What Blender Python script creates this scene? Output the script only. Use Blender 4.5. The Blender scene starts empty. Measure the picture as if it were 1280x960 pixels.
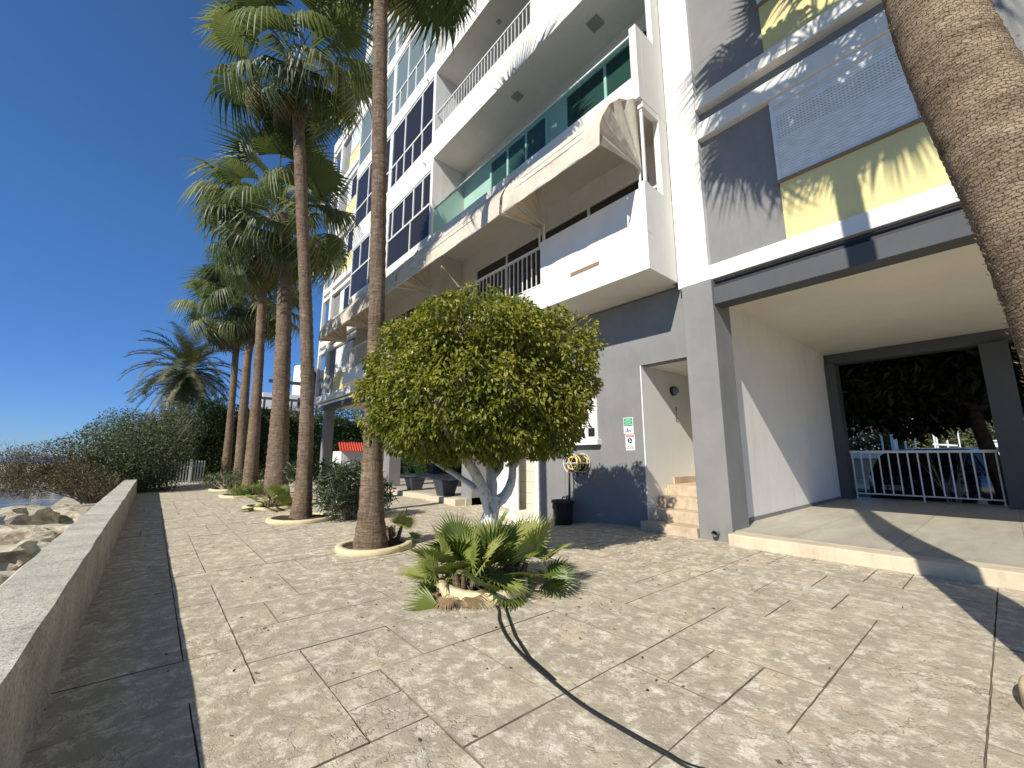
import bpy, bmesh, math, random
import numpy as np
from mathutils import Vector, Matrix
random.seed(7); RNG = np.random.default_rng(11)
sc = bpy.context.scene
COL = sc.collection
# ---------------------------------------------------------------- camera, light
FPX, PITCH, AZ, EYE = 520.0, math.radians(9.85), math.radians(40.4), 1.1
cd = bpy.data.cameras.new('camera'); cam = bpy.data.objects.new('camera', cd); COL.objects.link(cam)
cd.sensor_width = 36; cd.lens = 36*FPX/1280; cd.clip_start = .05; cd.clip_end = 6000
cam.location = (0, 0, EYE); cam.rotation_euler = (math.pi/2+PITCH, 0, -AZ)
sc.camera = cam
SUN = Vector((1.3, .34, -1.0)).normalized()
w = bpy.data.worlds.new('World'); sc.world = w; w.use_nodes = True
nt = w.node_tree; bg = nt.nodes['Background']
sky = nt.nodes.new('ShaderNodeTexSky'); sky.sky_type = 'NISHITA'; sky.sun_disc = False
sky.sun_elevation = math.asin(-SUN.z); sky.sun_rotation = math.atan2(-SUN.x, -SUN.y)
sky.altitude = 300; sky.air_density = .9; sky.dust_density = 0; sky.ozone_density = 4.0
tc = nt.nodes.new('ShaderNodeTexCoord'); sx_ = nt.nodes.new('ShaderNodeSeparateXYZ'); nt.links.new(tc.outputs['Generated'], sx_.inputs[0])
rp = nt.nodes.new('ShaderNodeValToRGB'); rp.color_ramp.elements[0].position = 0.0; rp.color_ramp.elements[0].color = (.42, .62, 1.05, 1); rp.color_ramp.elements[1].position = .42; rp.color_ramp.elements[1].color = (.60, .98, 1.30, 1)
e_ = rp.color_ramp.elements.new(.74); e_.color = (.66, .98, 1.22, 1); e_ = rp.color_ramp.elements.new(.86); e_.color = (1.4, 1.1, .8, 1)  # unseen overhead sky made warmer and brighter to neutralise the blue shadow fill
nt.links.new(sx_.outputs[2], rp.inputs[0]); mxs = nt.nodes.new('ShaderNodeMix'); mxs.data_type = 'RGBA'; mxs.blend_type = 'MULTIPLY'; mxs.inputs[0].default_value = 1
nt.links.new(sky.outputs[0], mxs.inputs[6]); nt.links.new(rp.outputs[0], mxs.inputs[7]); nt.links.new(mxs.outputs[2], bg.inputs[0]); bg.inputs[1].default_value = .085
sl = bpy.data.lights.new('sun', 'SUN'); sl.energy = 4.7; sl.angle = math.radians(.53); sl.color = (1, .94, .83)
so = bpy.data.objects.new('sun', sl); COL.objects.link(so); so.rotation_euler = SUN.to_track_quat('-Z', 'Y').to_euler(); so.location = (-20, -5, 25)
vs = sc.view_settings; vs.view_transform = 'Standard'; vs.look = 'None'; vs.gamma = 1; vs.exposure = .42; vs.use_curve_mapping = False
sc.render.engine = 'CYCLES'
sc.cycles.max_bounces = 8; sc.cycles.transparent_max_bounces = 12

# ---------------------------------------------------------------- helpers
_F = Vector((math.sin(AZ)*math.cos(PITCH), math.cos(AZ)*math.cos(PITCH), math.sin(PITCH)))
_R = Vector((math.cos(AZ), -math.sin(AZ), 0)); _U = _R.cross(_F)
def at(px, py, Y=None, X=None, Z=None):
    d = _R*(px-640)+_U*(480-py)+_F*FPX
    t = Y/d.y if Y is not None else X/d.x if X is not None else (Z-EYE)/d.z
    return Vector((0, 0, EYE))+d*t
ORG = {}
class MB:
    def __init__(s): s.v = []; s.f = []; s.m = []; s.sm = []
    def add(s, vs_, fs, mi=0, smooth=False):
        o = len(s.v); s.v += [tuple(p) for p in vs_]
        for f in fs: s.f.append(tuple(i+o for i in f)); s.m.append(mi); s.sm.append(smooth)
    def box(s, x0, x1, y0, y1, z0, z1, mi=0):
        x0, x1 = min(x0, x1), max(x0, x1); y0, y1 = min(y0, y1), max(y0, y1); z0, z1 = min(z0, z1), max(z0, z1)
        s.add([(x0,y0,z0),(x1,y0,z0),(x1,y1,z0),(x0,y1,z0),(x0,y0,z1),(x1,y0,z1),(x1,y1,z1),(x0,y1,z1)],
              [(0,3,2,1),(4,5,6,7),(0,1,5,4),(1,2,6,5),(2,3,7,6),(3,0,4,7)], mi); return s
    def quad(s, a, b, c, d, mi=0): s.add([a, b, c, d], [(0,1,2,3)], mi); return s
    def tube(s, pts, r, n=10, mi=0, cap=True, smooth=True, jit=0, rnd=None):
        pts = [Vector(p) for p in pts]; N = len(pts)
        rs = r if isinstance(r, (list, tuple)) else [r]*N
        vs_ = []; t0 = None
        for i, p in enumerate(pts):
            t = (pts[min(i+1, N-1)]-pts[max(i-1, 0)]).normalized()
            if t0 is None:
                u = t.orthogonal().normalized()
            else:
                u = (u-t*u.dot(t)).normalized()
            t0 = t; vv = t.cross(u)
            for k in range(n):
                a = 2*math.pi*k/n; rr = rs[i]*(1+(rnd.uniform(-jit, jit) if jit else 0))
                vs_.append(p+(u*math.cos(a)+vv*math.sin(a))*rr)
        fs = [(i*n+k, i*n+(k+1) % n, (i+1)*n+(k+1) % n, (i+1)*n+k) for i in range(N-1) for k in range(n)]
        s.add(vs_, fs, mi, smooth)
        if cap:
            s.add([vs_[k] for k in range(n)], [tuple(range(n))[::-1]], mi); s.add([vs_[(N-1)*n+k] for k in range(n)], [tuple(range(n))], mi)
        return s
    def lathe(s, c, prof, n=24, mi=0, smooth=True):
        vs_ = [(c[0]+r*math.cos(2*math.pi*k/n), c[1]+r*math.sin(2*math.pi*k/n), c[2]+z) for r, z in prof for k in range(n)]
        s.add(vs_, [(i*n+k, i*n+(k+1) % n, (i+1)*n+(k+1) % n, (i+1)*n+k) for i in range(len(prof)-1) for k in range(n)], mi, smooth); return s
    def build(s, name, mats, parent=None, loc=None, bevel=0):
        o_ = Vector(loc) if loc is not None else (ORG[parent.name] if parent else Vector((0, 0, 0)))
        me = bpy.data.meshes.new(name)
        me.from_pydata([(p[0]-o_.x, p[1]-o_.y, p[2]-o_.z) for p in s.v], [], s.f)
        if not isinstance(mats, (list, tuple)): mats = [mats]
        for m in mats: me.materials.append(m)
        me.polygons.foreach_set('material_index', s.m); me.polygons.foreach_set('use_smooth', s.sm); me.update()
        o = bpy.data.objects.new(name, me); COL.objects.link(o); ORG[o.name] = o_
        if parent: o.parent = parent
        else: o.location = o_
        if bevel:
            b = o.modifiers.new('bevel', 'BEVEL'); b.width = bevel; b.segments = 2; b.limit_method = 'ANGLE'
        return o
def tag(o, label=None, cat=None, group=None, kind=None):
    if label: o['label'] = label
    if cat: o['category'] = cat
    if group: o['group'] = group
    if kind: o['kind'] = kind
    return o
def thing(name, loc, label, cat, group=None):
    o = bpy.data.objects.new(name, None); COL.objects.link(o); o.location = loc; o.empty_display_size = .2
    ORG[o.name] = Vector(loc); return tag(o, label, cat, group)
def npmesh(name, V, F, mats, parent=None, loc=(0,0,0), rnd=None, smooth=False, mi=None):
    """V (n,3) world, F (m,3|4); rnd per face float"""
    o_ = ORG[parent.name] if parent else Vector(loc)
    me = bpy.data.meshes.new(name); V = np.asarray(V, float)-np.array(o_)
    k = F.shape[1]
    me.vertices.add(len(V)); me.vertices.foreach_set('co', V.ravel())
    me.loops.add(F.size); me.loops.foreach_set('vertex_index', F.ravel().astype(np.int32))
    me.polygons.add(len(F)); me.polygons.foreach_set('loop_start', (np.arange(len(F))*k).astype(np.int32))
    me.polygons.foreach_set('use_smooth', np.full(len(F), smooth))
    if not isinstance(mats, (list, tuple)): mats = [mats]
    for m in mats: me.materials.append(m)
    if mi is not None: me.polygons.foreach_set('material_index', mi.astype(np.int32))
    me.update(calc_edges=True)
    if rnd is not None:
        a = me.attributes.new('rnd', 'FLOAT', 'FACE'); a.data.foreach_set('value', rnd.astype(np.float32))
    o = bpy.data.objects.new(name, me); COL.objects.link(o); ORG[o.name] = o_
    if parent: o.parent = parent
    else: o.location = o_
    return o
def text(name, body, size, pos, xd, yd, mat, parent, extr=.0008, align='CENTER', bold=0):
    c = bpy.data.curves.new(name, 'FONT'); c.body = body; c.size = size; c.extrude = extr; c.align_x = align; c.align_y = 'CENTER'; c.offset = bold
    t = bpy.data.objects.new(name, c); COL.objects.link(t)
    dg = bpy.context.evaluated_depsgraph_get(); me = bpy.data.meshes.new_from_object(t.evaluated_get(dg)); bpy.data.objects.remove(t)
    x = Vector(xd); y = Vector(yd); z = x.cross(y)
    M = Matrix((( x.x, y.x, z.x, pos[0]), (x.y, y.y, z.y, pos[1]), (x.z, y.z, z.z, pos[2]), (0, 0, 0, 1)))
    org = ORG[parent.name] if parent else Vector((0, 0, 0))
    me.transform(Matrix.Translation(-org) @ M); me.materials.clear(); me.materials.append(mat)
    o = bpy.data.objects.new(name, me); COL.objects.link(o); ORG[o.name] = org
    if parent: o.parent = parent
    return o
# ---- materials
def nmat(name, rough=.8, spec=.3):
    m = bpy.data.materials.new(name); m.use_nodes = True; t = m.node_tree; b = t.nodes['Principled BSDF']
    b.inputs['Roughness'].default_value = rough; b.inputs['Specular IOR Level'].default_value = spec
    return m, t, b
def ND(t, typ, **kw):
    n = t.nodes.new(typ)
    for k, v in kw.items():
        if k in n.inputs: n.inputs[k].default_value = v
        else: setattr(n, k, v)
    return n
def ramp(t, src, stops):
    r = t.nodes.new('ShaderNodeValToRGB'); e = r.color_ramp.elements
    while len(e) < len(stops): e.new(.5)
    for i, (p, c) in enumerate(stops): e[i].position = p; e[i].color = (*c, 1) if len(c) == 3 else c
    t.links.new(src, r.inputs[0]); return r
def noise(t, scale, detail=5, rough=.6, vec=None, dist=0):
    n = ND(t, 'ShaderNodeTexNoise', Scale=scale, Detail=detail, Roughness=rough, Distortion=dist)
    if vec is not None: t.links.new(vec, n.inputs['Vector'])
    return n
def coords(t, sx=1, sy=1, sz=1, obj=False):
    c = t.nodes.new('ShaderNodeTexCoord' if obj else 'ShaderNodeNewGeometry'); mp = t.nodes.new('ShaderNodeMapping')
    mp.inputs['Scale'].default_value = (sx, sy, sz); t.links.new(c.outputs['Object' if obj else 'Position'], mp.inputs[0]); return mp.outputs[0]
def bump(t, b, h, strength=.3, dist=.01):
    n = ND(t, 'ShaderNodeBump', Strength=strength, Distance=dist); t.links.new(h, n.inputs['Height'])
    t.links.new(n.outputs[0], b.inputs['Normal']); return n
def mixc(t, fac, a, c, mode='MIX'):
    n = t.nodes.new('ShaderNodeMix'); n.data_type = 'RGBA'; n.blend_type = mode
    for i, s_ in ((0, fac), (6, a), (7, c)):
        if hasattr(s_, 'is_linked') or isinstance(s_, bpy.types.NodeSocket): t.links.new(s_, n.inputs[i])
        else: n.inputs[i].default_value = s_ if i == 0 else (*s_, 1)
    return n.outputs[2]
def stucco(name, c, var=.12, rough=.85, stain=.25, sc_=1.0, bs=.25, stainc=None):
    m, t, b = nmat(name, rough, .2)
    p = coords(t); n1 = noise(t, 1.3*sc_, 6, .65, p); n2 = noise(t, 60*sc_, 3, .6, p)
    ps = coords(t, 3, 3, .35); n3 = noise(t, 1.6*sc_, 6, .7, ps)
    hi = tuple(min(1, x*(1+var)) for x in c); lo = tuple(x*(1-var) for x in c)
    r = ramp(t, n1.outputs[0], [(.3, lo), (.7, hi)])
    st = ramp(t, n3.outputs[0], [(.52, (0,0,0)), (.78, (1,1,1))])
    mu = ND(t, 'ShaderNodeMath', operation='MULTIPLY'); t.links.new(st.outputs[0], mu.inputs[0]); mu.inputs[1].default_value = stain
    sc2 = stainc or tuple(x*.62 for x in c)
    t.links.new(mixc(t, mu.outputs[0], r.outputs[0], sc2), b.inputs['Base Color'])
    if bs >= .5:
        sp = ramp(t, noise(t, 55, 5, .8, p).outputs[0], [(.38, (.55, .54, .5)), (.5, (1, 1, 1)), (.62, (1.18, 1.16, 1.1))]); lk = b.inputs['Base Color'].links[0].from_socket
        t.links.new(mixc(t, 1.0, lk, sp.outputs[0], 'MULTIPLY'), b.inputs['Base Color'])
    bump(t, b, n2.outputs[0], bs, .006); return m
def plain(name, c, rough=.5, metal=0, spec=.5, var=.08, bs=0):
    m, t, b = nmat(name, rough, spec); b.inputs['Metallic'].default_value = metal
    n = noise(t, 9, 4, .6, coords(t)); r = ramp(t, n.outputs[0], [(.3, tuple(x*(1-var) for x in c)), (.7, tuple(min(1, x*(1+var)) for x in c))])
    t.links.new(r.outputs[0], b.inputs['Base Color'])
    if bs: bump(t, b, noise(t, 80, 3, .6, coords(t)).outputs[0], bs, .004)
    return m
def leafmat(name, stops, rough=.45, spec=.5, trans=.25, translc=None):
    m, t, b = nmat(name, rough, spec)
    a = t.nodes.new('ShaderNodeAttribute'); a.attribute_name = 'rnd'
    r = ramp(t, a.outputs['Fac'], stops); t.links.new(r.outputs[0], b.inputs['Base Color'])
    if trans:
        tr = t.nodes.new('ShaderNodeBsdfTranslucent'); mx = t.nodes.new('ShaderNodeMixShader'); mx.inputs[0].default_value = trans
        br = mixc(t, 1.0, r.outputs[0], translc or (1.6, 1.7, .8), 'MULTIPLY'); t.links.new(br, tr.inputs[0])
        out = t.nodes['Material Output']; t.links.new(b.outputs[0], mx.inputs[1]); t.links.new(tr.outputs[0], mx.inputs[2]); t.links.new(mx.outputs[0], out.inputs[0])
    return m
M = {}
M['white'] = stucco('white_stucco', (.73, .71, .655), .05, .85, .42, 1, .22, (.54, .51, .44))
M['white2'] = stucco('white_paint', (.80, .79, .74), .03, .7, .10, 1, .12)
M['cream'] = stucco('cream_wall', (.66, .63, .55), .06, .85, .12)
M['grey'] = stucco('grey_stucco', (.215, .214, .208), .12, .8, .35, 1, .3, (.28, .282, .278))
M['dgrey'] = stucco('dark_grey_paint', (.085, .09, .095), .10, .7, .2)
M['yellow'] = stucco('yellow_stucco', (.70, .61, .29), .08, .85, .15)
M['concrete'] = stucco('weathered_concrete', (.47, .45, .39), .24, .9, .5, 2.2, .8, (.24, .225, .185))
M['kerb'] = stucco('kerb_concrete', (.56, .47, .34), .14, .9, .6, 2, .4)
M['ring'] = stucco('cream_painted_concrete', (.64, .54, .33), .10, .8, .35, 3, .4, (.35, .30, .2))
M['shutter'] = plain('shutter_white', (.74, .75, .72), .45); M['slatgap'] = plain('slat_gap', (.42, .43, .42), .6)
M['alu'] = plain('white_aluminium', (.72, .73, .72), .35)
M['rail'] = plain('rail_white_paint', (.70, .70, .66), .4)
M['steel'] = plain('rail_grey_metal', (.40, .40, .37), .4, .6)
M['dark'] = plain('shade_black', (.012, .012, .014), .6)  # flat black painted as the shade inside gaps and holes
M['blackpl'] = plain('black_plastic', (.012, .014, .017), .38, 0, .5, .2)
M['yhose'] = plain('yellow_hose', (.75, .50, .05), .5)
M['soil'] = plain('dark_soil', (.055, .042, .03), .95, 0, .1, .4, .8)
M['trim'] = plain('brown_sill', (.25, .17, .10), .6)
M['signw'] = plain('sign_white', (.78, .80, .78), .4); M['signg'] = plain('sign_green', (.02, .33, .14), .4)
M['signr'] = plain('sign_red', (.62, .09, .09), .4); M['signb'] = plain('sign_blue', (.03, .07, .16), .4); M['ink'] = plain('ink_black', (.01, .01, .01), .5)
M['pot'] = plain('charcoal_pot', (.035, .043, .055), .45)
M['carp'] = plain('black_car_paint', (.006, .005, .006), .18, 0, .6); M['tyre'] = plain('rubber', (.01, .01, .01), .8)
M['redglass'] = plain('tail_lamp_red', (.25, .01, .01), .2)
M['soffit'] = stucco('soffit_paint', (.70, .66, .57), .05, .9, .05)
def glassdark(name, c, rough=.04):
    m, t, b = nmat(name, rough, .8); b.inputs['Base Color'].default_value = (*c, 1); b.inputs['Specular IOR Level'].default_value = .22
    bump(t, b, noise(t, 1.2, 2, .5, coords(t)).outputs[0], .05, .02); return m
M['pane'] = glassdark('tinted_window', (.024, .021, .020), .08); M['pane2'] = glassdark('pale_window', (.16, .20, .19), .1); M['teal'] = glassdark('teal_window', (.05, .085, .08), .12); M['curtain'] = glassdark('curtained_window', (.05, .045, .038), .15)
def mk_glass():
    m = bpy.data.materials.new('teal_glass'); m.use_nodes = True; t = m.node_tree; t.nodes.remove(t.nodes['Principled BSDF'])
    g = ND(t, 'ShaderNodeBsdfGlossy', Roughness=.02); g.inputs[0].default_value = (.4, .5, .5, 1)
    tr = t.nodes.new('ShaderNodeBsdfTransparent'); tr.inputs[0].default_value = (.70, .88, .84, 1)
    lw = ND(t, 'ShaderNodeLayerWeight', Blend=.5); pw_ = ND(t, 'ShaderNodeMath', operation='POWER'); t.links.new(lw.outputs['Facing'], pw_.inputs[0]); pw_.inputs[1].default_value = 4; fr = ND(t, 'ShaderNodeMath', operation='MULTIPLY_ADD'); t.links.new(pw_.outputs[0], fr.inputs[0]); fr.inputs[1].default_value = .35; fr.inputs[2].default_value = .04; mx = t.nodes.new('ShaderNodeMixShader')
    t.links.new(fr.outputs[0], mx.inputs[0]); t.links.new(tr.outputs[0], mx.inputs[1]); t.links.new(g.outputs[0], mx.inputs[2])
    t.links.new(mx.outputs[0], t.nodes['Material Output'].inputs[0]); return m
M['glass'] = mk_glass()
def mk_slats():
    m, t, b = nmat('roller_shutter', .45, .4); p = coords(t)
    sx = t.nodes.new('ShaderNodeSeparateXYZ'); t.links.new(p, sx.inputs[0])
    b.inputs['Base Color'].default_value = (.62, .64, .62, 1); return m
def mk_canvas():
    m, t, b = nmat('cream_canvas', .8, .1); p = coords(t)
    n = noise(t, 2.5, 6, .7, p, .6); r = ramp(t, n.outputs[0], [(.28, (.56, .48, .36)), (.5, (.70, .64, .53)), (.75, (.76, .71, .60))])
    t.links.new(r.outputs[0], b.inputs['Base Color'])
    n2 = noise(t, 3.2, 3, .5, coords(t, 1, 1, .6), 1.2); bump(t, b, n2.outputs[0], .6, .05)
    tr = t.nodes.new('ShaderNodeBsdfTranslucent'); tr.inputs[0].default_value = (.60, .43, .27, 1); mx = t.nodes.new('ShaderNodeMixShader'); mx.inputs[0].default_value = .22
    t.links.new(b.outputs[0], mx.inputs[1]); t.links.new(tr.outputs[0], mx.inputs[2]); t.links.new(mx.outputs[0], t.nodes['Material Output'].inputs[0]); return m
M['canvas'] = mk_canvas()
def mk_paving():
    m, t, b = nmat('stamped_concrete', .82, .25); p = coords(t)
    a = t.nodes.new('ShaderNodeAttribute'); a.attribute_name = 'rnd'
    base = ramp(t, a.outputs['Fac'], [(0, (.53, .435, .31)), (.3, (.66, .55, .39)), (.6, (.58, .51, .39)), (.8, (.70, .58, .41)), (1, (.60, .49, .35))])
    ps = coords(t, 1.0, .9, 1); n1 = noise(t, 3.4, 10, .74, p, .15)
    f1 = ramp(t, n1.outputs[0], [(.46, (0,0,0)), (.60, (.72,.72,.72))]); c1 = mixc(t, f1.outputs[0], (.38, .335, .25), base.outputs[0])
    n2 = noise(t, 9, 9, .8, ps, .3); f2 = ramp(t, n2.outputs[0], [(.50, (0,0,0)), (.58, (.85,.85,.85))]); c2 = mixc(t, f2.outputs[0], c1, (.76, .70, .57)); n2b = noise(t, 26, 7, .8, ps, .2); f2b = ramp(t, n2b.outputs[0], [(.50, (0,0,0)), (.62, (.38,.38,.38))]); c2 = mixc(t, f2b.outputs[0], c2, (.38, .32, .24))
    n3 = noise(t, .35, 4, .6, p); f3 = ramp(t, n3.outputs[0], [(.4, (0,0,0)), (.7, (.5,.5,.5))]); c3 = mixc(t, f3.outputs[0], c2, (.40, .35, .28))
    nc = noise(t, 5.5, 4, .6, p, .2); na = ND(t, 'ShaderNodeMath', operation='SUBTRACT'); t.links.new(nc.outputs[0], na.inputs[0]); na.inputs[1].default_value = .5
    nb_ = ND(t, 'ShaderNodeMath', operation='ABSOLUTE'); t.links.new(na.outputs[0], nb_.inputs[0]); vein = ND(t, 'ShaderNodeMapRange'); t.links.new(nb_.outputs[0], vein.inputs[0]); vein.inputs[1].default_value = 0; vein.inputs[2].default_value = .011; vein.inputs[3].default_value = 1; vein.inputs[4].default_value = 0
    nk = noise(t, 1.7, 4, .6, p); kk = ramp(t, nk.outputs[0], [(.42, (0,0,0)), (.6, (.65,.65,.65))]); vm = ND(t, 'ShaderNodeMath', operation='MULTIPLY'); t.links.new(vein.outputs[0], vm.inputs[0]); t.links.new(kk.outputs[0], vm.inputs[1])
    c3 = mixc(t, vm.outputs[0], c3, (.26, .22, .165))
    nsp = noise(t, 90, 2, .5, p); fsp = ramp(t, nsp.outputs[0], [(.60, (0,0,0)), (.72, (.5,.5,.5))]); c3 = mixc(t, fsp.outputs[0], c3, (.30, .25, .19))
    # pale salt stain along the drain line and old paint specks
    sx = t.nodes.new('ShaderNodeSeparateXYZ'); t.links.new(p, sx.inputs[0])
    d = ND(t, 'ShaderNodeMath', operation='MULTIPLY_ADD'); t.links.new(sx.outputs[1], d.inputs[0]); d.inputs[1].default_value = .02
    t.links.new(sx.outputs[0], d.inputs[2])
    s1 = ND(t, 'ShaderNodeMath', operation='SUBTRACT'); t.links.new(d.outputs[0], s1.inputs[0]); s1.inputs[1].default_value = 4.36
    ab = ND(t, 'ShaderNodeMath', operation='ABSOLUTE'); t.links.new(s1.outputs[0], ab.inputs[0])
    n4 = noise(t, 5, 8, .8, p); ad = ND(t, 'ShaderNodeMath', operation='MULTIPLY_ADD'); t.links.new(n4.outputs[0], ad.inputs[0]); ad.inputs[1].default_value = -.75; t.links.new(ab.outputs[0], ad.inputs[2])
    f4 = ramp(t, ad.outputs[0], [(0, (0,0,0)), (1, (0,0,0))])
    mr = ND(t, 'ShaderNodeMapRange'); t.links.new(ad.outputs[0], mr.inputs[0]); mr.inputs[1].default_value = -.33; mr.inputs[2].default_value = -.43; mr.inputs[3].default_value = 0; mr.inputs[4].default_value = .8
    yl = ND(t, 'ShaderNodeMapRange'); t.links.new(sx.outputs[1], yl.inputs[0]); yl.inputs[1].default_value = 2.3; yl.inputs[2].default_value = 1.8; ml = ND(t, 'ShaderNodeMath', operation='MULTIPLY'); t.links.new(mr.outputs[0], ml.inputs[0]); t.links.new(yl.outputs[0], ml.inputs[1])
    c4 = mixc(t, ml.outputs[0], c3, (.74, .73, .70))
    t.links.new(c4, b.inputs['Base Color'])
    n5 = noise(t, 6, 9, .72, ps, .3); n6 = noise(t, 45, 5, .7, p)
    v = ND(t, 'ShaderNodeTexVoronoi', Scale=3.0, feature='DISTANCE_TO_EDGE'); t.links.new(noise(t, 2, 4, .6, p, 1).outputs[1], v.inputs['Vector'])
    h1 = ND(t, 'ShaderNodeMath', operation='MULTIPLY_ADD'); t.links.new(n6.outputs[0], h1.inputs[0]); h1.inputs[1].default_value = .10; hv = ND(t, 'ShaderNodeMath', operation='MULTIPLY_ADD'); t.links.new(vm.outputs[0], hv.inputs[0]); hv.inputs[1].default_value = -.35; t.links.new(n5.outputs[0], hv.inputs[2]); t.links.new(hv.outputs[0], h1.inputs[2])
    bump(t, b, h1.outputs[0], .75, .03); return m
M['paving'] = mk_paving()
M['joint'] = stucco('paving_joint', (.20, .165, .12), .2, .95, .3)
def mk_stone():
    m, t, b = nmat('grey_floor_slabs', .5, .35); p = coords(t, .35, 1.6, 1)
    n = noise(t, 2.2, 8, .7, p, .5); r = ramp(t, n.outputs[0], [(.3, (.37, .34, .27)), (.55, (.48, .445, .355)), (.75, (.56, .52, .42))])
    br = ND(t, 'ShaderNodeTexBrick', Scale=1.0); br.offset = 0; br.inputs['Mortar Size'].default_value = .004; br.inputs['Brick Width'].default_value = 1.2; br.inputs['Row Height'].default_value = .9
    br.inputs['Color1'].default_value = (1,1,1,1); br.inputs['Color2'].default_value = (.93,.93,.93,1); br.inputs['Mortar'].default_value = (.5,.5,.5,1)
    t.links.new(coords(t), br.inputs['Vector']); t.links.new(mixc(t, 1.0, r.outputs[0], br.outputs[0], 'MULTIPLY'), b.inputs['Base Color'])
    bump(t, b, n.outputs[0], .15, .01); return m
M['floor'] = mk_stone()
M['step'] = stucco('travertine_steps', (.50, .40, .28), .22, .6, .5, 4, .2, (.22, .17, .11))
def mk_tiles():
    m, t, b = nmat('beige_wall_tiles', .3, .4); br = ND(t, 'ShaderNodeTexBrick', Scale=1.0); br.offset = 0
    br.inputs['Mortar Size'].default_value = .005; br.inputs['Brick Width'].default_value = .33; br.inputs['Row Height'].default_value = .25
    br.inputs['Color1'].default_value = (.60, .55, .45, 1); br.inputs['Color2'].default_value = (.57, .52, .43, 1); br.inputs['Mortar'].default_value = (.3, .26, .2, 1)
    c = t.nodes.new('ShaderNodeNewGeometry'); s = t.nodes.new('ShaderNodeSeparateXYZ'); cb = t.nodes.new('ShaderNodeCombineXYZ')
    t.links.new(c.outputs['Position'], s.inputs[0]); t.links.new(s.outputs[1], cb.inputs[0]); t.links.new(s.outputs[2], cb.inputs[1]); t.links.new(cb.outputs[0], br.inputs['Vector'])
    t.links.new(br.outputs[0], b.inputs['Base Color']); return m
M['tiles'] = mk_tiles()
def mk_bark(name, c0, c1, c2, ring=26, strength=.8):
    m, t, b = nmat(name, .95, .1); p = coords(t); pz = coords(t, .6, .6, 3.4)
    n = noise(t, ring*.55, 6, .7, pz, .4); pv = coords(t, 9, 9, 1.2); nv = noise(t, 5, 5, .7, pv)
    mx = ND(t, 'ShaderNodeMath', operation='MULTIPLY_ADD'); t.links.new(nv.outputs[0], mx.inputs[0]); mx.inputs[1].default_value = .6; t.links.new(n.outputs[0], mx.inputs[2])
    r = ramp(t, mx.outputs[0], [(.55, c0), (.78, c1), (1.0, c2)]); nl = noise(t, 2.5, 4, .6, p)
    f = ramp(t, nl.outputs[0], [(.35, (.7,.66,.62)), (.7, (1.05,1,.95))])
    t.links.new(mixc(t, 1.0, r.outputs[0], f.outputs[0], 'MULTIPLY'), b.inputs['Base Color']); bump(t, b, mx.outputs[0], strength, .03); return m
M['bark'] = mk_bark('palm_bark', (.075, .055, .038), (.205, .155, .112), (.35, .275, .205))
def mk_barkr():
    m, t, b = nmat('palm_bark_grey', .95, .1); g = t.nodes.new('ShaderNodeNewGeometry'); s = t.nodes.new('ShaderNodeSeparateXYZ'); t.links.new(g.outputs['Position'], s.inputs[0])
    def mth(op, a, b_, c=None):
        n = ND(t, 'ShaderNodeMath', operation=op)
        for i, v in enumerate((a, b_, c)):
            if v is None: continue
            if isinstance(v, (int, float)): n.inputs[i].default_value = v
            else: t.links.new(v, n.inputs[i])
        return n.outputs[0]
    u = mth('MULTIPLY', mth('ARCTAN2', mth('SUBTRACT', s.outputs[0], 2.9), mth('ADD', s.outputs[1], .14)), .19)
    d1 = noise(t, 14, 4, .6, g.outputs['Position']); d2 = noise(t, 3, 3, .5, g.outputs['Position'])
    zz = mth('MULTIPLY_ADD', d1.outputs[0], .06, mth('MULTIPLY_ADD', d2.outputs[0], .05, s.outputs[2])); uu = mth('MULTIPLY_ADD', d1.outputs[1], .09, u)
    cb = t.nodes.new('ShaderNodeCombineXYZ'); t.links.new(uu, cb.inputs[0]); t.links.new(zz, cb.inputs[1])
    br = ND(t, 'ShaderNodeTexBrick', Scale=1.0); br.inputs['Brick Width'].default_value = .034; br.inputs['Row Height'].default_value = .016; br.inputs['Mortar Size'].default_value = .0024; br.inputs['Mortar Smooth'].default_value = 1.0; br.inputs['Mortar Smooth'].default_value = .6
    br.inputs['Color1'].default_value = (.62, .62, .62, 1); br.inputs['Color2'].default_value = (.95, .95, .95, 1); br.inputs['Mortar'].default_value = (.12, .12, .12, 1); t.links.new(cb.outputs[0], br.inputs['Vector'])
    fb = noise(t, 26, 6, .75, coords(t, 1, 1, 5)); h = mth('MULTIPLY_ADD', fb.outputs[0], .85, mth('MULTIPLY', br.outputs[0], .36))
    big = ramp(t, noise(t, 3.5, 4, .6, coords(t, 1, 1, 3)).outputs[0], [(.35, (.62, .58, .55)), (.65, (1.08, 1.03, .98))])
    r = ramp(t, h, [(.34, (.045, .032, .022)), (.55, (.19, .14, .095)), (.72, (.37, .295, .205)), (.95, (.52, .43, .32))])
    t.links.new(mixc(t, 1.0, r.outputs[0], big.outputs[0], 'MULTIPLY'), b.inputs['Base Color']); bump(t, b, h, 1.0, .012); return m
M['barkr'] = mk_barkr()
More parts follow.
